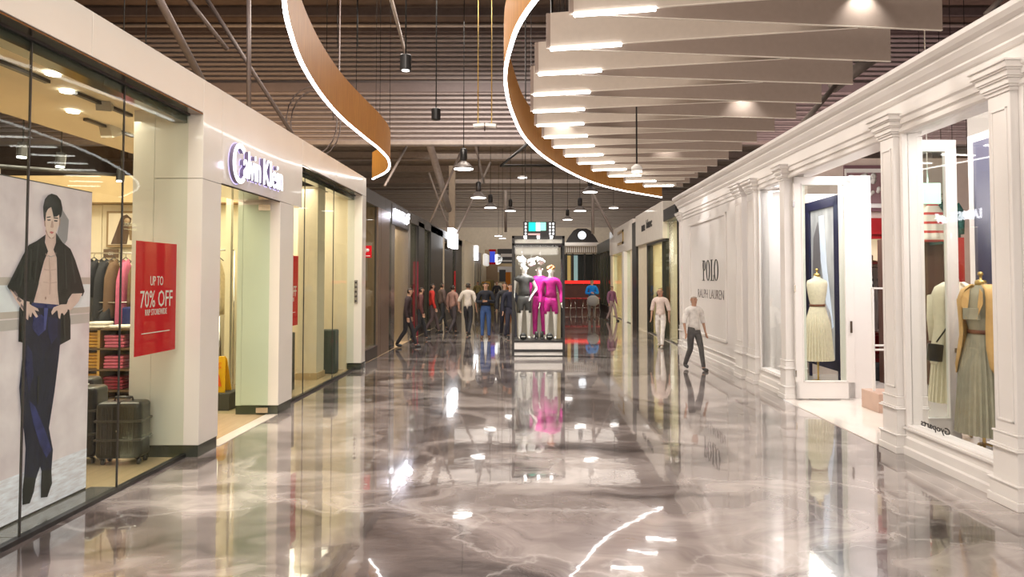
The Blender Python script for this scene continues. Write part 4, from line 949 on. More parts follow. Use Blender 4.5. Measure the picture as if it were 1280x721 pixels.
# ================================================================== SHOPS FURTHER ALONG
XF[0] = Matrix.Identity(4)
def lshop(y0, y1, z1, bandm, label):
    pass
Lp = sempty('wall_left_far_shops', (-3.65, 25, 0))
def lb(y0, y1, z0, z1, m, nm, x0=-3.80, x1=-3.62, **k): return bx(x0, x1, y0, y1, z0, z1).build(nm, m, Lp, **k)
BAND = mat('charcoal_fascia', (.075, .068, .066), .4)
yb = [14.27, 17.0, 20.2, 23.2, 26.4, 29.5, 33.0, 36.2]
for a, b in zip(yb[:-1], yb[1:]): lb(a, b-.01, 3.55, 3.86, BAND, 'fascia_panel', x0=-4.0)
lb(14.27, 16.2, 0, .26, DGREY, 'sill'); lb(14.27, 16.2, .26, .29, STEEL, 'sill_cap')
lb(16.2, 16.5, 0, 3.55, BRONZE, 'pier', x0=-3.9); lb(16.53, 17.5, 0, 3.55, BRONZE, 'pier', x0=-4.1); lb(17.5, 17.75, 0, 3.55, KICK, 'pier')
lb(17.75, 18.2, 0, 3.55, STEEL, 'steel_pier', x0=-4.2)
lb(18.2, 20.2, 3.25, 3.55, DGREY, 'header'); lb(20.2, 20.55, 0, 3.55, STEEL, 'steel_pier', x0=-4.1)
lb(22.1, 23.3, 0, 3.7, BLACK, 'black_pier', x0=-4.3); lb(22.06, 22.1, 0, 2.4, cmat('maroon'), 'red_strip')
lb(24.8, 28.2, 0, 3.8, BLACK, 'black_pier', x0=-4.3); lb(28.2, 28.7, 0, 3.55, CREAM, 'lit_pier')
lb(28.8, 31.3, 0, 3.1, BLACK, 'black_pier', x0=-4.1); lb(31.3, 31.8, 0, 3.8, DGREY, 'pier')
lb(33.0, 36.0, 0, 3.8, BLACK, 'black_pier', x0=-4.3)
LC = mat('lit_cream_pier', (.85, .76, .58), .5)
lb(36.2, 42.5, 0, 3.9, LC, 'cream_pier', x0=-4.6, x1=-3.5); lb(42.5, 43.3, 3.0, 3.9, WPRINT, 'fascia_panel')
lb(43.3, 50, 0, 2.9, BLACK, 'black_shopfront'); lb(43.3, 50, 2.9, 3.7, mat('grey_fascia', (.45, .42, .38), .5), 'fascia_panel'); lb(50, 56.5, 0, 3.6, LC, 'cream_pier', x1=-3.5)
for y in (43.7, 45.2, 46.7, 48.4): lb(y, y+.12, 0, 2.9, LC, 'mullion', x1=-3.58)
for i, (a, b) in enumerate([(14.3, 16.2), (20.55, 22.0), (23.3, 24.8), (31.8, 33.0)]):
    wn = sempty('window_%d' % (6+i), (-3.68, a, 0)); bx(-3.69, -3.68, a, b, .02 if a > 15 else .29, 3.55).build('glass_pane', GLASSG, wn)
    for y in (a, b-.03): bx(-3.70, -3.66, y, y+.03, .02, 3.55).build('mullion', DGREY, wn)
struct('wall_left_shop_interior', bx(-6.6, -6.5, 14.3, 57, 0, 3.6), CREAM)
for i, y in enumerate((17.6, 22.4, 28.4, 36.0)): struct('wall_left_shop_cross_%d' % (i+1), bx(-6.5, -4.1, y, y+.1, 0, 3.55), CREAM)
struct('ceiling_left_far', bx(-6.6, -4.0, 14.3, 36, 3.56, 3.66), SCREAM)
# illuminated name with little crocodile, second shop
t = thing('illuminated_sign', 'glowing white name sign with small crocodile on the second left shop', 'sign', (-3.6, 18.7, 3.5))
bx(-3.62, -3.60, 17.75, 20.2, 3.27, 3.82).build('backing', BAND, t)
text_mb('LACOSTE', (-3.575, 17.95, 3.44), (0, 1, 0), (0, 0, 1), 1.35, .26, .03, offset=.02).build('lettering', emis('cool_letters', (.92, .92, 1), 9), t, fix=False)
P = [(0, .05), (.10, .10), (.18, .18), (.30, .20), (.36, .27), (.46, .27), (.40, .20), (.48, .16), (.38, .14), (.34, .04), (.30, .10), (.20, .08), (.16, 0), (.13, .06), (.06, .02)]
MB().prism([(-3.58, 19.45+a*1.25, 3.40+b*1.25) for a, b in P], (.03, 0, 0)).build('crocodile', emis('cool_letters', (1, 1, 1), 9), t)
for y in (18.3, 19.4): point('sign_glow', (-3.4, y, 3.55), 5, .08, (.85, .85, 1))
# blank lit sign box further on
t = thing('lit_box_sign', 'square blank white lit sign box on the black third left shopfront', 'sign', (-3.5, 30, 3))
bx(-3.60, -3.35, 29.6, 31.6, 3.22, 4.05).build('box', emis('sign_box', (.96, .97, 1), 4.5), t)
t = thing('lit_box_sign', 'small white sign panel on the far cream left piers', 'sign', (-3.5, 44, 3)); bx(-3.62, -3.3, 42.6, 43.2, 3.0, 3.9).build('box', emis('sign_box', (1, 1, 1), 1), t)
t = thing('lit_box_sign', 'rounded white sign at the far end of the left row', 'sign', (-3.3, 51, 3)); bx(-3.5, -3.2, 50.2, 53, 2.8, 3.7).build('box', mat('soft_white_sign', (.85, .83, .78), .4, emit=(1, .97, .9), es=.5), t, bevel=.12, seg=3)
t = thing('roller_shutter', 'brass roller fitting above the lit doorway of the second left shop', 'fitting', (-4.4, 18.4, 3.1))
MB().tube([(-4.05, 18.6, 3.12), (-4.9, 18.6, 3.12)], .07, 10).build('roller', BRASS, t)
box_thing((-5.0, -4.1, 18.95, 19.0, 0, 3.1), mat('khaki_screen', (.50, .42, .26), .6), 'pull_down_screen', 'khaki screen panel standing in the second left shop doorway', 'screen')
for k, (px, py, wd, X, lab) in enumerate([(464, 295, .5, -5.2, 'round white globe lamp behind the second shop window, upper left'), (471, 295, .45, -5.0, 'round white globe lamp behind the second shop window, upper right'), (469, 337, .5, -5.0, 'larger white globe lamp lower in the second shop window')]):
    p = at(px, py, X=X); t = thing('globe_lamp', lab, 'lamp', p); r = wd/3.2
    MB().lathe(p, [(r*math.sin(a*PI/8)+.001, -r*math.cos(a*PI/8)) for a in range(9)], 14).build('globe', emis('globe_glow', (1, .98, .95), 3), t)
    MB().tube([p+Vector((0, 0, r)), Vector((p.x, p.y, 3.57))], .01, 5).build('cord', CORD, t)
for k, (y, z, col) in enumerate([(15.2, 1.5, 'orange'), (15.7, 1.3, 'brown'), (16.0, 1.55, 'mustard'), (21.0, 2.4, 'mustard'), (21.3, 1.9, 'red'), (24.0, 1.7, 'pink')]):
    garment(-4.6, y, z, .5, .7, col, '%s garment displayed behind the left shop glazing, %s counting away from the camera' % (col, ORD[k]), rz=.9)
box_thing((-3.605, -3.60, 32.3, 32.9, 1.1, 2.2), RED, 'red_sale_banner', 'narrow red banner with white marks in a far left shop window', 'banner')
t = thing('hanging_blade_sign', 'blue and red blade sign high at the far end of the left row', 'sign', (-3.0, 52, 3.2)); p = at(615.5, 321, Y=50)
MB().rbox(p, (.38, .06, .8)).build('board', mat('blue_board', (.02, .05, .45), .4, emit=(.05, .1, .9), es=.5), t); MB().rbox(p+Vector((0, 0, .48)), (.5, .06, .16)).rbox(p-Vector((0, 0, .48)), (.5, .06, .16)).build('red_edge', RED, t)
p = at(621.5, 324, Y=50); t = thing('round_sign', 'round white lit sign beside the far blue blade sign', 'sign', p)
MB().lathe(p, [(.38, 0), (.38, .1)], 20, axis='y').build('disc', emis('round_sign_glow', (1, .98, .92), 1.6), t)
# end wall shops
We = sempty('wall_end_shops', (0, 55, 0))
def eb(px0, px1, py0, py1, Y, m, nm, d=.3):
    a = at(px0, py1, Y=Y); b = at(px1, py0, Y=Y); return bx(a.x, b.x, Y, Y+d, max(0, a.z), b.z).build(nm, m, We)
eb(622, 641, 311, 329, 50, BLACK, 'menu_board'); eb(626, 640, 317, 321, 49.9, WPRINT, 'board_strip', .05); eb(628, 640, 325, 327, 49.9, WPRINT, 'board_strip', .05)
eb(560, 641, 329, 386, 55, mat('tan_end_shop', (.50, .38, .22), .6), 'shop_back'); eb(622, 641, 333, 340, 52, WPRINT, 'counter_fascia')
eb(606, 622, 312, 360, 54, mat('brown_end_shop', (.25, .17, .10), .6), 'shop_back'); eb(624, 632, 337, 352, 51, BLACK, 'screen'); eb(632, 638, 340, 356, 51, cmat('orange'), 'poster')
for k, (px, py, c) in enumerate([(586, 352, 'olive'), (600, 350, 'mustard'), (612, 348, 'olive'), (622, 352, 'cream'), (634, 356, 'orange')]):
    p = at(px, py, Y=45+k*.9); box_thing((max(-3.3, p.x-.3), max(-2.7, p.x+.3), p.y, p.y+.5, 0, p.z-.1), cmat(c), 'display_table', '%s coloured goods on a far display table, %s from the left' % (c, ORD[k]), 'display', bevel=.08)

# ------------------------------------------------------------------ right row beyond the classical shopfront
Rp = sempty('wall_right_far_shops', (4.05, 25, 0))
def rbx(y0, y1, z0, z1, m, nm, x0=4.05, x1=4.25, **k): return bx(x0, x1, y0, y1, z0, z1).build(nm, m, Rp, **k)
rbx(18.7, 20.4, 3.55, 3.9, BLACK, 'lintel_beam', x0=3.98, x1=4.3)
rbx(18.75, 18.85, 0, 3.55, BLACK, 'post'); rbx(19.8, 19.9, 0, 3.6, CHROME, 'post'); rbx(20.9, 21.0, 0, 3.0, BLACK, 'post'); rbx(23.6, 23.75, 0, 3.05, BLACK, 'post')
SW = mat('satin_white_fascia', (.76, .71, .64), .35, coat=.3)
rbx(20.4, 25.6, 3.05, 4.18, SW, 'fascia_box', x0=3.95, x1=4.6, bevel=.02); rbx(20.4, 23.6, 2.98, 3.05, BLACK, 'shadow_gap')
rbx(23.75, 25.6, 0, 3.05, LC, 'cream_pier'); rbx(25.6, 26.7, 0, 4.0, BLACK, 'black_pier', x0=3.98)
rbx(26.7, 34.5, 3.0, 4.2, SW, 'fascia_box', x0=4.0, x1=4.5, bevel=.02)
for a, b in ((26.7, 27.6), (29.3, 30.3), (33.6, 34.5)): rbx(a, b, 0, 3.0, LC, 'cream_pier')
rbx(28.9, 29.2, 0, 3.0, WPRINT, 'white_pier', x0=3.95)
rbx(34.5, 41.5, 3.3, 3.9, mat('green_black_fascia', (.04, .055, .05), .35), 'fascia_panel')
rbx(34.5, 41.5, 0, .4, BLACK, 'sill')
for y in (34.6, 36.2, 37.9, 39.6, 41.3): rbx(y, y+.12, 0, 3.3, BLACK, 'mullion')
for i, (a, b) in enumerate([(18.85, 20.9), (21.0, 23.6), (27.6, 29.3), (30.3, 33.6), (34.7, 41.3)]):
    wn = sempty('window_%d' % (10+i), (4.1, a, 0)); bx(4.1, 4.11, a, b, .02, 3.0 if i != 0 else 3.55).build('glass_pane', GLASSG, wn)
    bx(4.08, 4.14, a, b, 0, .03).build('channel', DGREY, wn)
struct('wall_right_shop_interior', bx(7.2, 7.3, 18.5, 42, 0, 4.2), mat('warm_shop_wall', (.75, .58, .36), .6))
for i, y in enumerate((23.7, 26.2, 34.4)): struct('wall_right_shop_cross_%d' % (i+1), bx(4.3, 7.2, y, y+.1, 0, 4.0), CREAM)
struct('ceiling_right_far', bx(4.3, 7.3, 18.55, 42, 3.9, 4.0), SCREAM)
t = thing('fascia_lettering', 'two short black words on the white fascia box at the right', 'sign', (3.94, 22.5, 3.6))
text_mb('nue', (3.945, 24.2, 3.50), (0, -1, 0), (0, 0, 1), .75, .22, .01, offset=.03).build('lettering', KPRINT, t, fix=False)
text_mb('blanc', (3.945, 23.2, 3.54), (0, -1, 0), (0, 0, 1), 1.1, .30, .01, offset=.03).build('lettering', KPRINT, t, fix=False)
t = thing('gold_logo', 'gold rectangular outline logo on the second right fascia', 'sign', (3.98, 30, 3.6))
mb = MB()
for q in ((29.3, 31.2, 3.85, 3.95), (29.3, 31.2, 3.35, 3.45), (29.3, 29.5, 3.35, 3.95)): mb.box(3.97, 3.995, *q)
mb.build('outline', BRASS, t)
for k, (y, c, h_) in enumerate([(21.3, 'orange', 1.0), (21.7, 'mustard', 1.0), (22.1, 'black', 1.0), (22.5, 'red', 1.1), (22.9, 'orange', 1.0), (23.3, 'black', 1.1), (28.0, 'orange', .8), (28.5, 'red', .8), (19.4, 'orange', .7), (19.8, 'cream', .8)]):
    garment(4.55, y, 1.55, .5, h_, c, '%s garment in the right-hand shop row beyond the classical front, %s in order' % (c, ORD[k]), rz=-1.0)
tag(MB().tube([(4.6, 21.0, 1.62), (4.6, 23.5, 1.62)], .015, 6).build('clothes_rail', CHROME), 'chrome clothes rail in the shop with the white fascia box', 'clothes rail')
for k, (px, py, X, r) in enumerate([(831, 351, 5.2, .22), (820, 344, 5.2, .16)]):
    p = at(px, py, X=X); t = thing('globe_lamp', 'white globe lamp inside the glazed shop after the classical front, %s' % ('lower right' if k == 0 else 'upper left'), 'lamp', p)
    MB().lathe(p, [(r*math.sin(a*PI/8)+.001, -r*math.cos(a*PI/8)) for a in range(9)], 14).build('globe', emis('globe_glow', (1, 1, 1), 3), t)
# clock gable at the far end
Y = 42
t = thing('clock_gable', 'black arched gable with white clock at the far right end', 'kiosk front', (3.1, Y, 0))
def gp(px, py): return at(px, py, Y=Y)
arc = [gp(707, 303), gp(711, 296), gp(717, 288), gp(722, 285.5), gp(733, 285.5), gp(738, 288), gp(744, 296), gp(748, 303)]
MB().prism(arc, (0, .4, 0)).build('gable', BLACK, t)
c = gp(727.5, 294); MB().lathe((c.x, Y-.04, c.z), [(.25, 0), (.25, .04)], 24, axis='y').build('clock_face', emis('clock_glow', (.9, .95, 1), 1.8), t)
MB().box(c.x-.01, c.x+.01, Y-.055, Y-.04, c.z, c.z+.17).box(c.x, c.x+.12, Y-.055, Y-.04, c.z-.01, c.z+.01).build('clock_hands', KPRINT, t)
a, b = gp(706, 307), gp(748, 303); bx(a.x, b.x, Y-.1, Y+.3, a.z, b.z).build('white_cornice', WPRINT, t)
a, b = gp(707, 317), gp(747, 308); bx(a.x, b.x, Y, Y+.3, a.z, b.z).build('valance', mat('brass_grey', (.30, .26, .2), .5), t)
for k in range(16):
    x = a.x+(b.x-a.x)*(k+.5)/16; bx(x-.025, x+.025, Y-.03, Y, a.z+.08, b.z-.02).build('valance_slat', WPRINT, t)
a, b = gp(705, 352), gp(748, 317); bx(a.x, b.x, Y+1.0, Y+1.2, 0, b.z).build('dark_interior', mat('dark_green_black', (.02, .03, .028), .4), t)
for px in (708, 716, 731, 742, 747):
    q = gp(px, 340); bx(q.x-.06, q.x+.06, Y, Y+.2, 0, b.z).build('column', BLACK, t)
for px, c_ in ((721, (.3, .45, .45)), (712, (.5, .35, .12))):
    q = gp(px, 335); bx(q.x-.12, q.x+.12, Y+.9, Y+1.0, 1.7, 3.3).build('lit_slot', mat('slot%d' % px, c_, .5, emit=c_, es=.6), t)
t = thing('red_counter', 'long red counter rail under the clock gable', 'counter', (3, 39, 0))
q0, q1 = at(706, 351, Y=38), at(750, 355, Y=38); bx(q0.x, q1.x, 38, 38.5, q1.z+.02, q0.z+.02).build('counter_top', mat('red_glow', (.8, .02, .02), .4, emit=(1, .03, .02), es=.6), t)
bx(q0.x, q1.x, 38.1, 38.5, 0, q1.z-.05).build('counter_front', mat('red_brown', (.09, .025, .02), .5), t)
for k in range(6):
    x = q0.x+(q1.x-q0.x)*(k+.3)/6; tt = thing('bar_stool', 'red and black stool at the red counter, %s from the left' % ORD[k], 'stool', (x, 37.4, 0), group='counter stools')
    MB().lathe((x, 37.4, .72), [(.17, 0), (.18, .05), (.14, .08)], 12).build('seat', RL, tt)
    for s in (-1, 1): MB().tube([(x+s*.08, 37.4, .72), (x+s*.18, 37.4+s*.1, 0)], .015, 5).build('leg', CHROME if k % 2 else BLACK, tt)
    MB().tube([(x-.17, 37.45, .25), (x+.17, 37.45, .25)], .012, 5).build('foot_rail', CHROME, tt)

# ================================================================== DISPLAY CASE IN THE MIDDLE
Yk = 16.3; kx0, kx1, kd = -.44, .82, 1.0
t = thing('display_case', 'free-standing black framed glass case with mannequins in the mall centre', 'display case', (.19, Yk+.5, 0))
bx(kx0+.03, kx1-.03, Yk+.02, Yk+kd-.02, .0, .10).build('base_drawer', WPRINT, t)
bx(kx0+.01, kx1-.01, Yk, Yk+kd, .0, .02).build('base_rail', BLACK, t)
bx(kx0, kx1, Yk-.005, Yk+kd+.005, .10, .165).build('lower_rail', BLACK, t)
bx(kx0+.03, kx1-.03, Yk+.015, Yk+kd-.015, .165, .33).build('plinth_panel', WPRINT, t)
bx(kx0, kx1, Yk-.005, Yk+kd+.005, .33, .375).build('floor_rail', BLACK, t)
for x in (kx0, kx1-.055):
    for y in (Yk, Yk+kd-.055): bx(x, x+.055, y, y+.055, .02, 2.87).build('post', BLACK, t)
for y in (Yk, Yk+kd-.05):
    bx(kx0, kx1, y, y+.05, 2.81, 2.87).build('top_rail', BLACK, t); bx(kx0, kx1, y, y+.05, 2.64, 2.685).build('cross_rail', BLACK, t)
for x in (kx0, kx1-.05):
    bx(x, x+.05, Yk, Yk+kd, 2.81, 2.87).build('top_rail', BLACK, t); bx(x, x+.05, Yk, Yk+kd, 2.64, 2.685).build('cross_rail', BLACK, t)
for y in (Yk+.02, Yk+kd-.03): bx(kx0+.055, kx1-.055, y, y+.01, .375, 2.64).build('glass_pane', GLASSK, t)
for x in (kx0+.02, kx1-.03): bx(x, x+.01, Yk+.055, Yk+kd-.055, .375, 2.64).build('glass_pane', GLASSK, t)
bx(kx0+.06, kx1-.06, Yk+.06, Yk+kd-.06, 2.70, 2.79).build('light_panel', mat('case_panel', (.75, .74, .68), .4), t)
for x in (-.12, .19, .50):
    MB().lathe((x, Yk-.02, 2.80), [(.028, 0), (.035, .07)], 10).build('spot_head', emis('case_spot', (1, .97, .92), 9), t)
for x in (-.12, .19, .50): spot('case_light', (x, Yk+.12, 2.62), (x, Yk+.5, 1.2), 95, 120, .03, (1, .96, .92))
for k, px in enumerate((654, 687)):
    p = at(px, 415.5, Y=Yk+.10); q = thing('round_plaque', 'round black logo plaque at the %s foot of the glass case' % ('left' if k == 0 else 'right'), 'sign', (p.x, p.y, .375))
    MB().lathe((p.x, p.y, .375+.085), [(.085, 0), (.085, .02)], 24, axis='y').build('disc', KPRINT, q)
    MB().box(p.x-.05, p.x+.05, p.y-.004, p.y, .45, .47).build('white_mark', WPRINT, q)
# directory sign hanging above
a, b = at(654, 295.5, Y=18), at(694.5, 277, Y=18)
t = thing('directory_sign', 'black hanging directory sign with green and white pictograms above the glass case', 'sign', ((a.x+b.x)/2, 18, a.z))
bx(a.x, b.x, 18, 18.12, a.z, b.z).build('board', BLACK, t)
W_, H_ = b.x-a.x, b.z-a.z
def sb(u0, u1, v0, v1, m, nm): return bx(a.x+W_*u0, a.x+W_*u1, 17.985, 18, a.z+H_*v0, a.z+H_*v1).build(nm, m, t)
sb(.17, .38, .36, .95, emis('exit_green', (.02, .75, .50), 2.0), 'green_panel'); sb(.39, .53, .36, .95, emis('exit_white', (.85, 1, .95), 1.6), 'white_panel'); sb(.54, .70, .40, .95, emis('exit_pale_green', (.35, .95, .70), 1.5), 'green_panel')
for i in range(4):
    for u in (.05, .80, .90):
        sb(u, u+.055, .12+.22*i, .26+.22*i, emis('picto_white', (1, 1, 1), 1.6), 'pictogram')
sb(.15, .52, .10, .20, emis('picto_red', (1, .55, .5), 1.2), 'caption')
for px in (656.5, 664, 691): MB().tube([at(px, 277, Y=18.05), Vector((at(px, 277, Y=18.05).x, 18.05, 10.8))], .02 if px > 680 else .012, 6).build('hanging_rod', DGREY, t)

# ================================================================== PEOPLE AND MANNEQUINS
def skin_mesh(J, E, root, levels=1):
    names = list(J); me = bpy.data.meshes.new('sk'); me.from_pydata([J[n][0] for n in names], [(names.index(a), names.index(b)) for a, b in E], [])
    ob = bpy.data.objects.new('sk', me); C.objects.link(ob)
    sk = ob.modifiers.new('s', 'SKIN'); sk.use_smooth_shade = True; sk.branch_smoothing = .3
    for i, n in enumerate(names):
        r = J[n][1]; r = r if isinstance(r, tuple) else (r, r)
        me.skin_vertices[0].data[i].radius = r; me.skin_vertices[0].data[i].use_root = (n == root)
    sb_ = ob.modifiers.new('u', 'SUBSURF'); sb_.levels = levels
    dg = bpy.context.evaluated_depsgraph_get(); dg.update()
    m2 = bpy.data.meshes.new_from_object(ob.evaluated_get(dg)); bpy.data.objects.remove(ob); bpy.data.meshes.remove(me)
    return m2
def seg_d(p, a, b):
    ab = b-a; t = max(0, min(1, (p-a).dot(ab)/max(1e-9, ab.length_squared))); return (p-(a+ab*t)).length
def figure(kind, label, loc, rz=0, h=1.75, arms=None, legs=None, tops=(.1, .1, .1), bottoms=(.1, .1, .1), shoes=(.03, .03, .03), hair=HAIR, skin=SKIN, sleeve='long', head=True, skirt=None, shorts=False, trans=None, group=None, headless_cap=False, cat='person', lean=0, hands=True, body=True, collar=None, topm=None, botm=None):
    s = h/1.75
    A = dict(Lelb=(.25, .02, 1.13), Lwri=(.26, -.06, .90), Relb=(-.25, .02, 1.13), Rwri=(-.26, -.06, .90)); A.update(arms or {})
    G = dict(Lkne=(.10, -.02, .50), Lank=(.105, .02, .085), Rkne=(-.10, -.02, .50), Rank=(-.105, .02, .085)); G.update(legs or {})
    J = {'pel': ((0, 0, .96), (.135, .10)), 'spi': ((0, .01, 1.12), (.12, .09)), 'che': ((0, .01, 1.32), (.145, .10)), 'upc': ((0, .01, 1.42), (.11, .075)), 'nek': ((0, .0, 1.50), (.052, .052))}
    E = [('pel', 'spi'), ('spi', 'che'), ('che', 'upc'), ('upc', 'nek')]
    if head:
        J['hd1'] = ((0, -.012, 1.575), (.062, .072)); J['hd2'] = ((0, -.005, 1.65), (.075, .092)); J['hd3'] = ((0, 0, 1.715), (.055, .065))
        E += [('nek', 'hd1'), ('hd1', 'hd2'), ('hd2', 'hd3')]
    for q, sg in (('L', 1), ('R', -1)):
        J[q+'sho'] = ((sg*.175, .01, 1.405), (.058, .055)); J[q+'elb'] = (A[q+'elb'], .040); J[q+'wri'] = (A[q+'wri'], (.026, .022))
        J[q+'hip'] = ((sg*.09, 0, .88), (.085, .09)); J[q+'kne'] = (G[q+'kne'], .056); J[q+'cal'] = (tuple(.7*a+.3*b+(0, .01, 0)[i] for i, (a, b) in enumerate(zip(G[q+'kne'], G[q+'ank']))), .052)
        J[q+'ank'] = (G[q+'ank'], .038); an = Vector(G[q+'ank']); kn = Vector(G[q+'kne'])
        J[q+'hee'] = ((an.x, an.y+.01, an.z-.045), (.036, .034)); J[q+'toe'] = ((an.x+sg*.015, an.y-.15, max(.025, an.z-.06)), (.036, .022))
        E += [('upc', q+'sho'), (q+'sho', q+'elb'), (q+'elb', q+'wri'), ('pel', q+'hip'), (q+'hip', q+'kne'), (q+'kne', q+'cal'), (q+'cal', q+'ank'), (q+'ank', q+'hee'), (q+'hee', q+'toe')]
        if hands:
            w_ = Vector(A[q+'wri']); d = (w_-Vector(A[q+'elb'])).normalized(); side = Vector((0, -1, 0)) if abs(d.y) < .7 else Vector((-sg, 0, 0)); side = (side-d*side.dot(d)).normalized(); nrm_ = d.cross(side)
            J[q+'pal'] = (tuple(w_+d*.06), (.030, .016)); E.append((q+'wri', q+'pal'))
            for k, (of, ln) in enumerate(((-.030, .075), (-.010, .085), (.010, .08), (.028, .062))):
                b0 = w_+d*.085+side*of*-1; J['%sf%d' % (q, k)] = (tuple(b0), .0095); J['%sg%d' % (q, k)] = (tuple(b0+d*ln*.55+nrm_*.008*-sg), .0085); J['%sh%d' % (q, k)] = (tuple(b0+d*ln+nrm_*.025*-sg), .007)
                E += [(q+'pal', '%sf%d' % (q, k)), ('%sf%d' % (q, k), '%sg%d' % (q, k)), ('%sg%d' % (q, k), '%sh%d' % (q, k))]
            J[q+'t0'] = (tuple(w_+d*.045+side*.035), .011); J[q+'t1'] = (tuple(w_+d*.085+side*.055), .009); E += [(q+'pal', q+'t0'), (q+'t0', q+'t1')]
    J = {k: ((v[0][0]*s, (v[0][1]-lean*max(0, v[0][2]-.9))*s, v[0][2]*s), (v[1][0]*s, v[1][1]*s) if isinstance(v[1], tuple) else v[1]*s) for k, v in J.items()}
    me = skin_mesh(J, E, 'pel'); z0 = min(v.co.z for v in me.vertices)
    root = thing(kind, label, cat, loc, rz, group)
    for v in me.vertices: v.co.z -= z0
    V = {k: Vector(v[0])-Vector((0, 0, z0)) for k, v in J.items()}
    def region(p):
        best = min(E, key=lambda e: seg_d(p, V[e[0]], V[e[1]])-.7*(max(J[e[0]][1]) if isinstance(J[e[0]][1], tuple) else J[e[0]][1]))
        return best
    vs = [v.co.copy() for v in me.vertices]; ns = [v.normal.copy() for v in me.vertices]; fs = [tuple(p.vertices) for p in me.polygons]
    reg = [region(sum((vs[i] for i in f), Vector())/len(f)) for f in fs]
    old = XF[0]; XF[0] = MW[root]
    MB().add(vs, fs, True).build('body', skin, root, fix=False)
    def sub(sel, off, name, m):
        ids = [i for i, f in enumerate(fs) if sel(reg[i], sum((vs[j] for j in fs[i]), Vector())/len(fs[i]))]
        if not ids: return
        used_ = sorted({j for i in ids for j in fs[i]}); mp = {j: k for k, j in enumerate(used_)}
        o = MB().add([vs[j]+ns[j]*off*s for j in used_], [tuple(mp[j] for j in fs[i]) for i in ids], True).build(name, m, root, fix=False); o.modifiers.new('s', 'SOLIDIFY').thickness = .006; return o
    TOR = {'pel', 'spi', 'che', 'upc'}
    def is_top(e, p):
        if e[0] in TOR and e[1] in TOR: return p.z > .90*s
        if e[1].endswith('sho'): return True
        if e[1] == 'nek': return p.z < V['upc'].z+.045*s
        if e[0].endswith('sho') and e[1].endswith('elb'): return sleeve != 'none' 
        if e[0].endswith('elb') and e[1].endswith('wri'): return sleeve == 'long'
        return False
    def is_bot(e, p):
        if e[1].endswith('hip') or (e[0] == 'pel'): return p.z < 1.02*s
        if e[0].endswith('hip'): return True if not shorts else p.z > V['Lkne'].z+.14*s
        if e[1].endswith('cal') or e[1].endswith('ank'): return not shorts and p.z > .10*s
        return False
    if bottoms: sub(is_bot, .014, 'trousers' if not shorts else 'shorts', botm or mat('cloth_%.2f_%.2f_%.2f' % tuple(bottoms), bottoms, .85, var=.15, scale=14, bump=.2))
    if tops: sub(is_top, .022, 'shirt', topm or mat('cloth_%.2f_%.2f_%.2f' % tuple(tops), tops, .85, var=.12, scale=14, bump=.2))
    if shoes:
        for q in 'LR': sub(lambda e, p: e[1] in (q+'hee', q+'toe') and (p.x > 0) == (q == 'L'), .010, 'shoe', mat('shoe_%.2f' % shoes[0], shoes, .4))
    if head:
        hc = V['hd2']
        if hair: sub(lambda e, p: e[1] in ('hd1', 'hd2', 'hd3') and (p.z > hc.z+.028*s or (p.y > hc.y+.012*s and p.z > hc.z-.07*s)), .016, 'hair', hair)
        f = skin
        MB().lathe(hc+Vector((0, -.098*s, -.022*s)), [(.004, .03*s), (.010*s, .008*s), (.013*s, -.002), (.004, -.008*s)], 8).build('nose', f, root)
        for sg in (-1, 1):
            MB().lathe(hc+Vector((sg*.032*s, -.088*s, .0)), [(.001, -.007*s), (.012*s, 0), (.001, .007*s)], 8).build('eye', KPRINT if cat == 'person' else MANN, root)
            MB().lathe(hc+Vector((sg*.078*s, .008*s, -.01*s)), [(.002, -.03*s), (.014*s, -.01*s), (.017*s, .01*s), (.003, .03*s)], 8).build('ear', f, root)
        MB().lathe(hc+Vector((0, -.082*s, -.062*s)), [(.001, -.007*s), (.022*s, 0), (.001, .007*s)], 8).build('mouth', mat('lips', (.35, .10, .09), .5) if cat == 'person' else MANN, root)
    if skirt:
        zt, zb_, r0, r1, m_ = skirt; rows = []
        for j in range(9):
            f_ = j/8; z = (zt+(zb_-zt)*f_)
            rows.append([Vector(((r0+(r1-r0)*f_)*math.cos(a)*(1+.05*f_*math.sin(a*18)), (r0*.75+(r1*.85-r0*.75)*f_)*math.sin(a)*(1+.06*f_*math.sin(a*18)), z)) for a in [2*PI*i/72 for i in range(72)]])
        MB().grid(rows, closed=True).build('skirt', m_, root, solid=.006, fix=False)
    XF[0] = old; bpy.data.meshes.remove(me)
    return root, V
def ground(px, py): p = at(px, py, z=0); return (p.x, p.y, 0)
WALK = dict(Lkne=(.09, -.16, .51), Lank=(.09, -.26, .10), Rkne=(-.09, .02, .49), Rank=(-.09, .26, .13))
FOLD = dict(Lelb=(.26, -.04, 1.14), Lwri=(.05, -.22, 1.18), Relb=(-.26, -.04, 1.14), Rwri=(-.05, -.24, 1.14))
PHONE = dict(Lelb=(.27, -.02, 1.13), Lwri=(.06, -.24, 1.16), Relb=(-.27, -.02, 1.13), Rwri=(-.07, -.25, 1.14))
figure('person', 'man in dark jumper and blue jeans standing left of the glass case', ground(607, 423), 0, 1.74, arms=PHONE, tops=(.012, .014, .022), bottoms=(.035, .08, .22), shoes=(.12, .06, .04))
r, V = figure('person', 'dark-haired person in a loose white shirt walking away beside the cream pier', ground(585, 419), PI*.95, 1.74, arms=dict(Lelb=(.30, .02, 1.15), Lwri=(.30, .02, .95)), legs=WALK, tops=(.62, .56, .50), bottoms=(.025, .025, .03), sleeve='short')
figure('person', 'person in a dusky pink top walking behind the one in white', ground(566, 417), PI*.8, 1.66, legs=WALK, tops=(.30, .17, .14), bottoms=(.05, .04, .045))
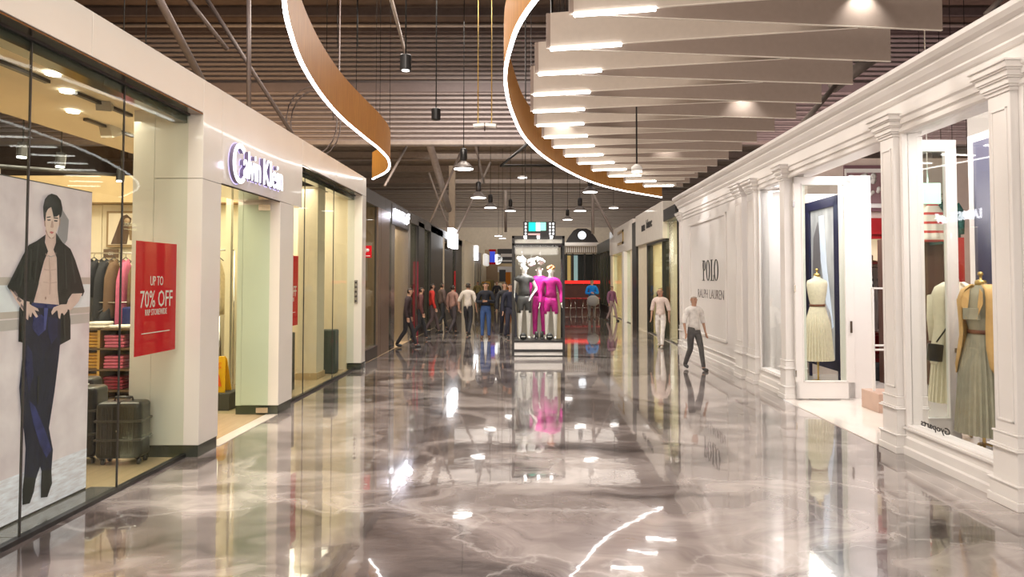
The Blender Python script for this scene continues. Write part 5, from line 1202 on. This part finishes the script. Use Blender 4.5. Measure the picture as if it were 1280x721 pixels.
figure('person', 'person in a dark grey-brown top, second from the left of the walking group', ground(552, 412), PI*.7, 1.72, legs=WALK, tops=(.10, .065, .06), bottoms=(.03, .03, .035))
figure('person', 'person with a red and white top at the left of the walking group', ground(540, 416), PI*.6, 1.70, legs=WALK, tops=(.50, .03, .02), bottoms=(.10, .07, .07))
figure('person', 'person in dark maroon clothes bending at the black shop pier', ground(524, 425), PI*.6, 1.62, legs=WALK, tops=(.09, .03, .03), bottoms=(.03, .025, .03), lean=.08)
figure('person', 'person in black coat nearest the second left shop doorway', ground(508, 434), PI*.5, 1.62, legs=WALK, tops=(.035, .02, .022), bottoms=(.02, .018, .022), lean=.12)
figure('person', 'person in a dark suit with light collar walking just left of the glass case', ground(631, 421), .1, 1.76, legs=WALK, tops=(.03, .03, .045), bottoms=(.02, .02, .03))
figure('person', 'person in dark navy clothes half hidden behind the left post of the glass case', ground(638, 424), .3, 1.72, legs=WALK, tops=(.015, .018, .035), bottoms=(.03, .03, .05))
figure('person', 'distant person in an olive coat far down the left row', ground(597, 387), 0, 1.7, tops=(.20, .16, .06), bottoms=(.06, .05, .04))
figure('person', 'distant person in black among the far shops', ground(621, 388), 0, 1.7, tops=(.02, .02, .02), bottoms=(.05, .04, .04))
r, V = figure('person', 'person in a bright blue jumper with folded arms right of the glass case', ground(740, 399), 0, 1.80, arms=FOLD, tops=(.0, .20, .62), bottoms=(.17, .15, .14), shoes=(.05, .05, .05), hair=mat('light_brown_hair', (.20, .11, .06), .6))
c = r.location
t = thing('shoulder_bag', 'round grey bag held in front by the person in blue', 'bag', (c.x, c.y-.34, .72))
MB().lathe((c.x+.02, c.y-.34, .62), [(.10, 0), (.24, .08), (.28, .22), (.25, .36), (.12, .46), (.04, .48)], 16, sy=.6).build('pouch', mat('grey_felt_bag', (.26, .25, .24), .8), t)
MB().tube([(c.x-.12, c.y-.34, 1.05), (c.x-.06, c.y-.28, 1.22), (c.x+.10, c.y-.28, 1.22), (c.x+.14, c.y-.34, 1.05)], .012, 6).build('strap', BLACK, t)
figure('person', 'person in a plum coloured top close to the right shop row', ground(765, 401), .6, 1.55, legs=WALK, tops=(.24, .10, .17), bottoms=(.35, .25, .24))
figure('person', 'person in peach and white clothes walking past the shop with the white fascia box', ground(826, 434), -.4, 1.60, legs=WALK, tops=(.72, .60, .54), bottoms=(.70, .66, .62), shoes=(.5, .45, .4), sleeve='short', hair=mat('fair_hair', (.55, .38, .26), .6), lean=.1)
figure('person', 'person in white top and dark trousers walking along the white panelled wall', ground(868, 462), .3, 1.52, legs=WALK, tops=(.80, .77, .74), bottoms=(.10, .095, .095), shoes=(.06, .06, .06), sleeve='short', hair=mat('ash_hair', (.50, .42, .36), .6))

# ---- mannequins inside the glass case
FU = mat('fuchsia_cloth', (.42, .002, .19), .6, var=.2, scale=12, bump=.3)
BKL = mat('dark_leather', (.05, .05, .048), .4, var=.3, scale=10, bump=.3)
SIL = (.40, .38, .34)
def mann(label, x, y, z, h, rz, **k): return figure('mannequin', label, (x, y, z), rz, h, skin=MANN, hair=None, shoes=None, cat='mannequin', **k)
mann('mannequin in dark jacket and charcoal shorts, left in the glass case', -.15, Yk+.36, .375, 1.83, .15, topm=BKL, botm=BKL, shorts=True, sleeve='none', arms=dict(Lelb=(.30, .05, 1.16), Lwri=(.16, -.10, 1.0)))
r, V = mann('mannequin in long fuchsia trouser suit, middle of the glass case', .22, Yk+.62, .375, 1.80, -.1, topm=FU, botm=FU)
r, V = mann('mannequin in short fuchsia suit with curly hair, right in the glass case', .50, Yk+.30, .375, 1.76, -.1, topm=FU, botm=FU, shorts=True)
HC = V['hd2']; XF[0] = MW[r]
mb = MB()
for k in range(26):
    a, b = random.uniform(0, 2*PI), random.uniform(-.1, 1.3); p = HC+Vector((.085*math.cos(a)*math.cos(b), .03+.085*math.sin(a)*math.cos(b), .03+.09*math.sin(b)))
    mb.lathe(p, [(.004, -.028), (.025, -.015), (.03, 0), (.025, .015), (.004, .028)], 7)
mb.build('curly_hair', mat('auburn_hair', (.30, .12, .04), .7), r)
XF[0] = Matrix.Identity(4)
for (x, z, r_, lab) in ((-.20, 2.24, .13, 'left'), (.02, 2.22, .11, 'middle'), (.24, 2.30, .10, 'right')):
    mb = MB()
    for k in range(14):
        p = Vector((x, Yk+.42, z))+Vector([random.gauss(0, r_*.5) for _ in range(3)]); q = r_*.45
        mb.lathe(p, [(.004, -q), (q*.7, -q*.6), (q, 0), (q*.7, q*.6), (.004, q)], 8)
    tag(mb.build('paper_flower', mat('white_paper', (.85, .84, .82), .6)), 'white paper pompom cluster hanging at the %s inside the glass case' % lab, 'decoration')
    tag(MB().tube([(x, Yk+.42, z+.1), (x, Yk+.42, 2.70)], .004, 4).build('hanging_thread', WPRINT), 'thin thread holding the %s pompom cluster' % lab, 'thread')
t = box_thing((.62, .74, Yk+.5, Yk+.8, .376, 1.5), mat('pale_gold_panel', (.62, .50, .30), .5), 'backdrop_panel', 'pale gold backdrop strip at the right of the glass case', 'backdrop')
for (x, y, c_) in ((.15, Yk+.35, SIL), (.28, Yk+.4, SIL)):
    t = thing('ankle_boot', 'dark ankle boot standing between the mannequins, %s' % ('left' if x < .2 else 'right'), 'shoe', (x, y, .376))
    MB().tube([(x, y, .40), (x, y, .56)], .045, 10).build('shaft', BKL, t); MB().tube([(x, y+.02, .40), (x+.0, y-.12, .395)], [.035, .025], 8).build('foot', BKL, t)

# ---- mannequins of the right shopfront
PLEAT = mat('sage_pleated_cloth', (.34, .33, .24), .7, var=.1, scale=10); TANJ = mat('camel_blazer', (.60, .38, .14), .75, var=.06, scale=12, bump=.2); IVO = mat('ivory_knit', (.78, .70, .55), .85, var=.06, scale=22, bump=.3)
def dress_form(label, x, y, zs, dress, jacket, rz, hem, bag=False, skirtm=None, belt=True):
    """headless form: torso + pleated skirt on a brass tripod; zs = shoulder height"""
    t = thing('dress_form', label, 'mannequin', (x, y, 0), rz)
    old = XF[0]; XF[0] = MW[t]
    P = [(.0, .02, .02), (.055, .05, .0), (.06, .055, -.05), (.19, .085, -.10), (.205, .10, -.16), (.175, .115, -.30), (.15, .10, -.42), (.128, .09, -.50), (.14, .095, -.56), (.175, .115, -.66)]
    rows = [[Vector((a*math.cos(q), b*math.sin(q), zs+.09+z)) for q in [2*PI*i/28 for i in range(28)]] for a, b, z in P]
    MB().grid(rows, closed=True).build('torso', dress, t, fix=False)
    MB().lathe((0, 0, zs+.06), [(.055, 0), (.058, .03), (.05, .05), (.015, .06), (.015, .10), (.03, .11), (.02, .14)], 14).build('neck_cap', BRASS, t)
    n = 120; rows = []
    for j in range(11):
        f = j/10; z = zs-.46+(hem-(zs-.46))*f; r = .135+(.20-.135)*min(1, f*3)+.07*f
        rows.append([Vector((r*math.cos(q)*(1+(.03+.04*f)*(1 if i % 4 < 2 else -1)*min(1, f*4)), r*.72*math.sin(q)*(1+(.03+.04*f)*(1 if i % 4 < 2 else -1)*min(1, f*4)), z)) for i, q in [(i, 2*PI*i/n) for i in range(n)]])
    MB().grid(rows, closed=True, smooth=False).build('skirt', skirtm or dress, t, solid=.004, fix=False)
    MB().tube([(0, 0, .04), (0, 0, hem+.1)], .016, 8).build('stand_pole', BRASS, t)
    for k in range(3):
        a = k*2*PI/3+.5; MB().tube([(0, 0, .12), (.10*math.cos(a), .10*math.sin(a), .10), (.19*math.cos(a), .19*math.sin(a), .012)], .012, 6).build('stand_leg', BRASS, t)
    if belt: MB().lathe((0, 0, zs-.43), [(.142, -.02), (.142, .02)], 24, sy=.75).build('belt', mat('brown_leather', (.16, .05, .02), .4), t)
    if jacket:
        # open jacket: wrap from side to side around the back, with long front flaps
        rows = []
        for (a, b, z, op) in [(.10, .085, .06, .55), (.19, .115, .005, .55), (.22, .14, -.07, .58), (.215, .15, -.25, .6), (.20, .145, -.42, .6), (.225, .165, -.60, .6), (.25, .19, -.78, .72), (.245, .19, -.88, 1.0)]:
            m_ = 26; rows.append([Vector((a*math.sin(q), -b*math.cos(q), zs+z)) for q in [op+(2*PI-2*op)*i/m_ for i in range(m_+1)]])
        MB().grid(rows).build('jacket', jacket, t, solid=.012, fix=False)
        for s in (-1, 1):
            MB().tube([(s*.16, .02, zs-.03), (s*.215, .03, zs-.10), (s*.225, .06, zs-.34), (s*.215, .04, zs-.62)], [.05, .06, .052, .045], 12).build('sleeve', jacket, t)
            MB().prism([(s*.05, -.095, zs+.03), (s*.10, -.125, zs-.02), (s*.115, -.15, zs-.14), (s*.05, -.16, zs-.30)], (0, -.008, 0)).build('lapel', jacket, t, bevel=.003)
        MB().prism([(-.09, -.165, zs-.18), (.07, -.165, zs-.18), (.07, -.165, zs-.30), (-.09, -.165, zs-.30)], (0, .04, 0)).build('pocket', dress, t, bevel=.003)
    if bag:
        MB().tube([(.13, -.10, zs+.0), (.02, -.19, zs-.20), (-.14, -.20, zs-.48), (-.22, -.16, zs-.62)], .010, 6).build('bag_strap', BLACK, t)
        MB().rbox((-.24, -.17, zs-.74), (.16, .06, .20), ry=.1).build('bag', BLACKG, t, bevel=.012)
    XF[0] = old; return t
dress_form('headless dress form in camel blazer over a long sage pleated dress, nearest right window', 4.76, 7.22, 1.72, PLEAT, TANJ, -1.15, .22)
dress_form('headless dress form in ivory jacket with black crossbody bag, left of the camel blazer one', 4.93, 7.95, 1.74, IVO, IVO, -.35, .42, bag=True)
box_thing((4.7, 5.3, 7.0, 8.3, 0, .012), MARBLE, 'floor_plate', 'thin pale floor plate beneath the dress forms', 'plate')
dress_form('headless dress form in cream pleated dress with dark belt behind the first open door leaf', 4.93, 11.75, 1.82, IVO, None, .3, .45, skirtm=IVO)
r, V = figure('mannequin', 'mannequin in black top and tan trousers deep behind the nearer door leaf', (6.0, 9.6, 0), .2, 1.75, skin=MANN, hair=None, shoes=None, cat='mannequin', tops=(.02, .02, .025), bottoms=(.52, .36, .20))
# wires visible through and above the right shopfront
for i, (px, Yw, lab) in enumerate([(1172, 17, 'left'), (1186, 17, 'second'), (1204, 18, 'third'), (1147, 17, 'far left')]):
    a = at(px, -20, Y=Yw); tag(MB().tube([a, (a.x, a.y, 5.0)], .008, 4).build('wire', BLACK), 'thin wire hanging in front of the pink-lit corrugated wall, %s of the group' % lab, 'wire')
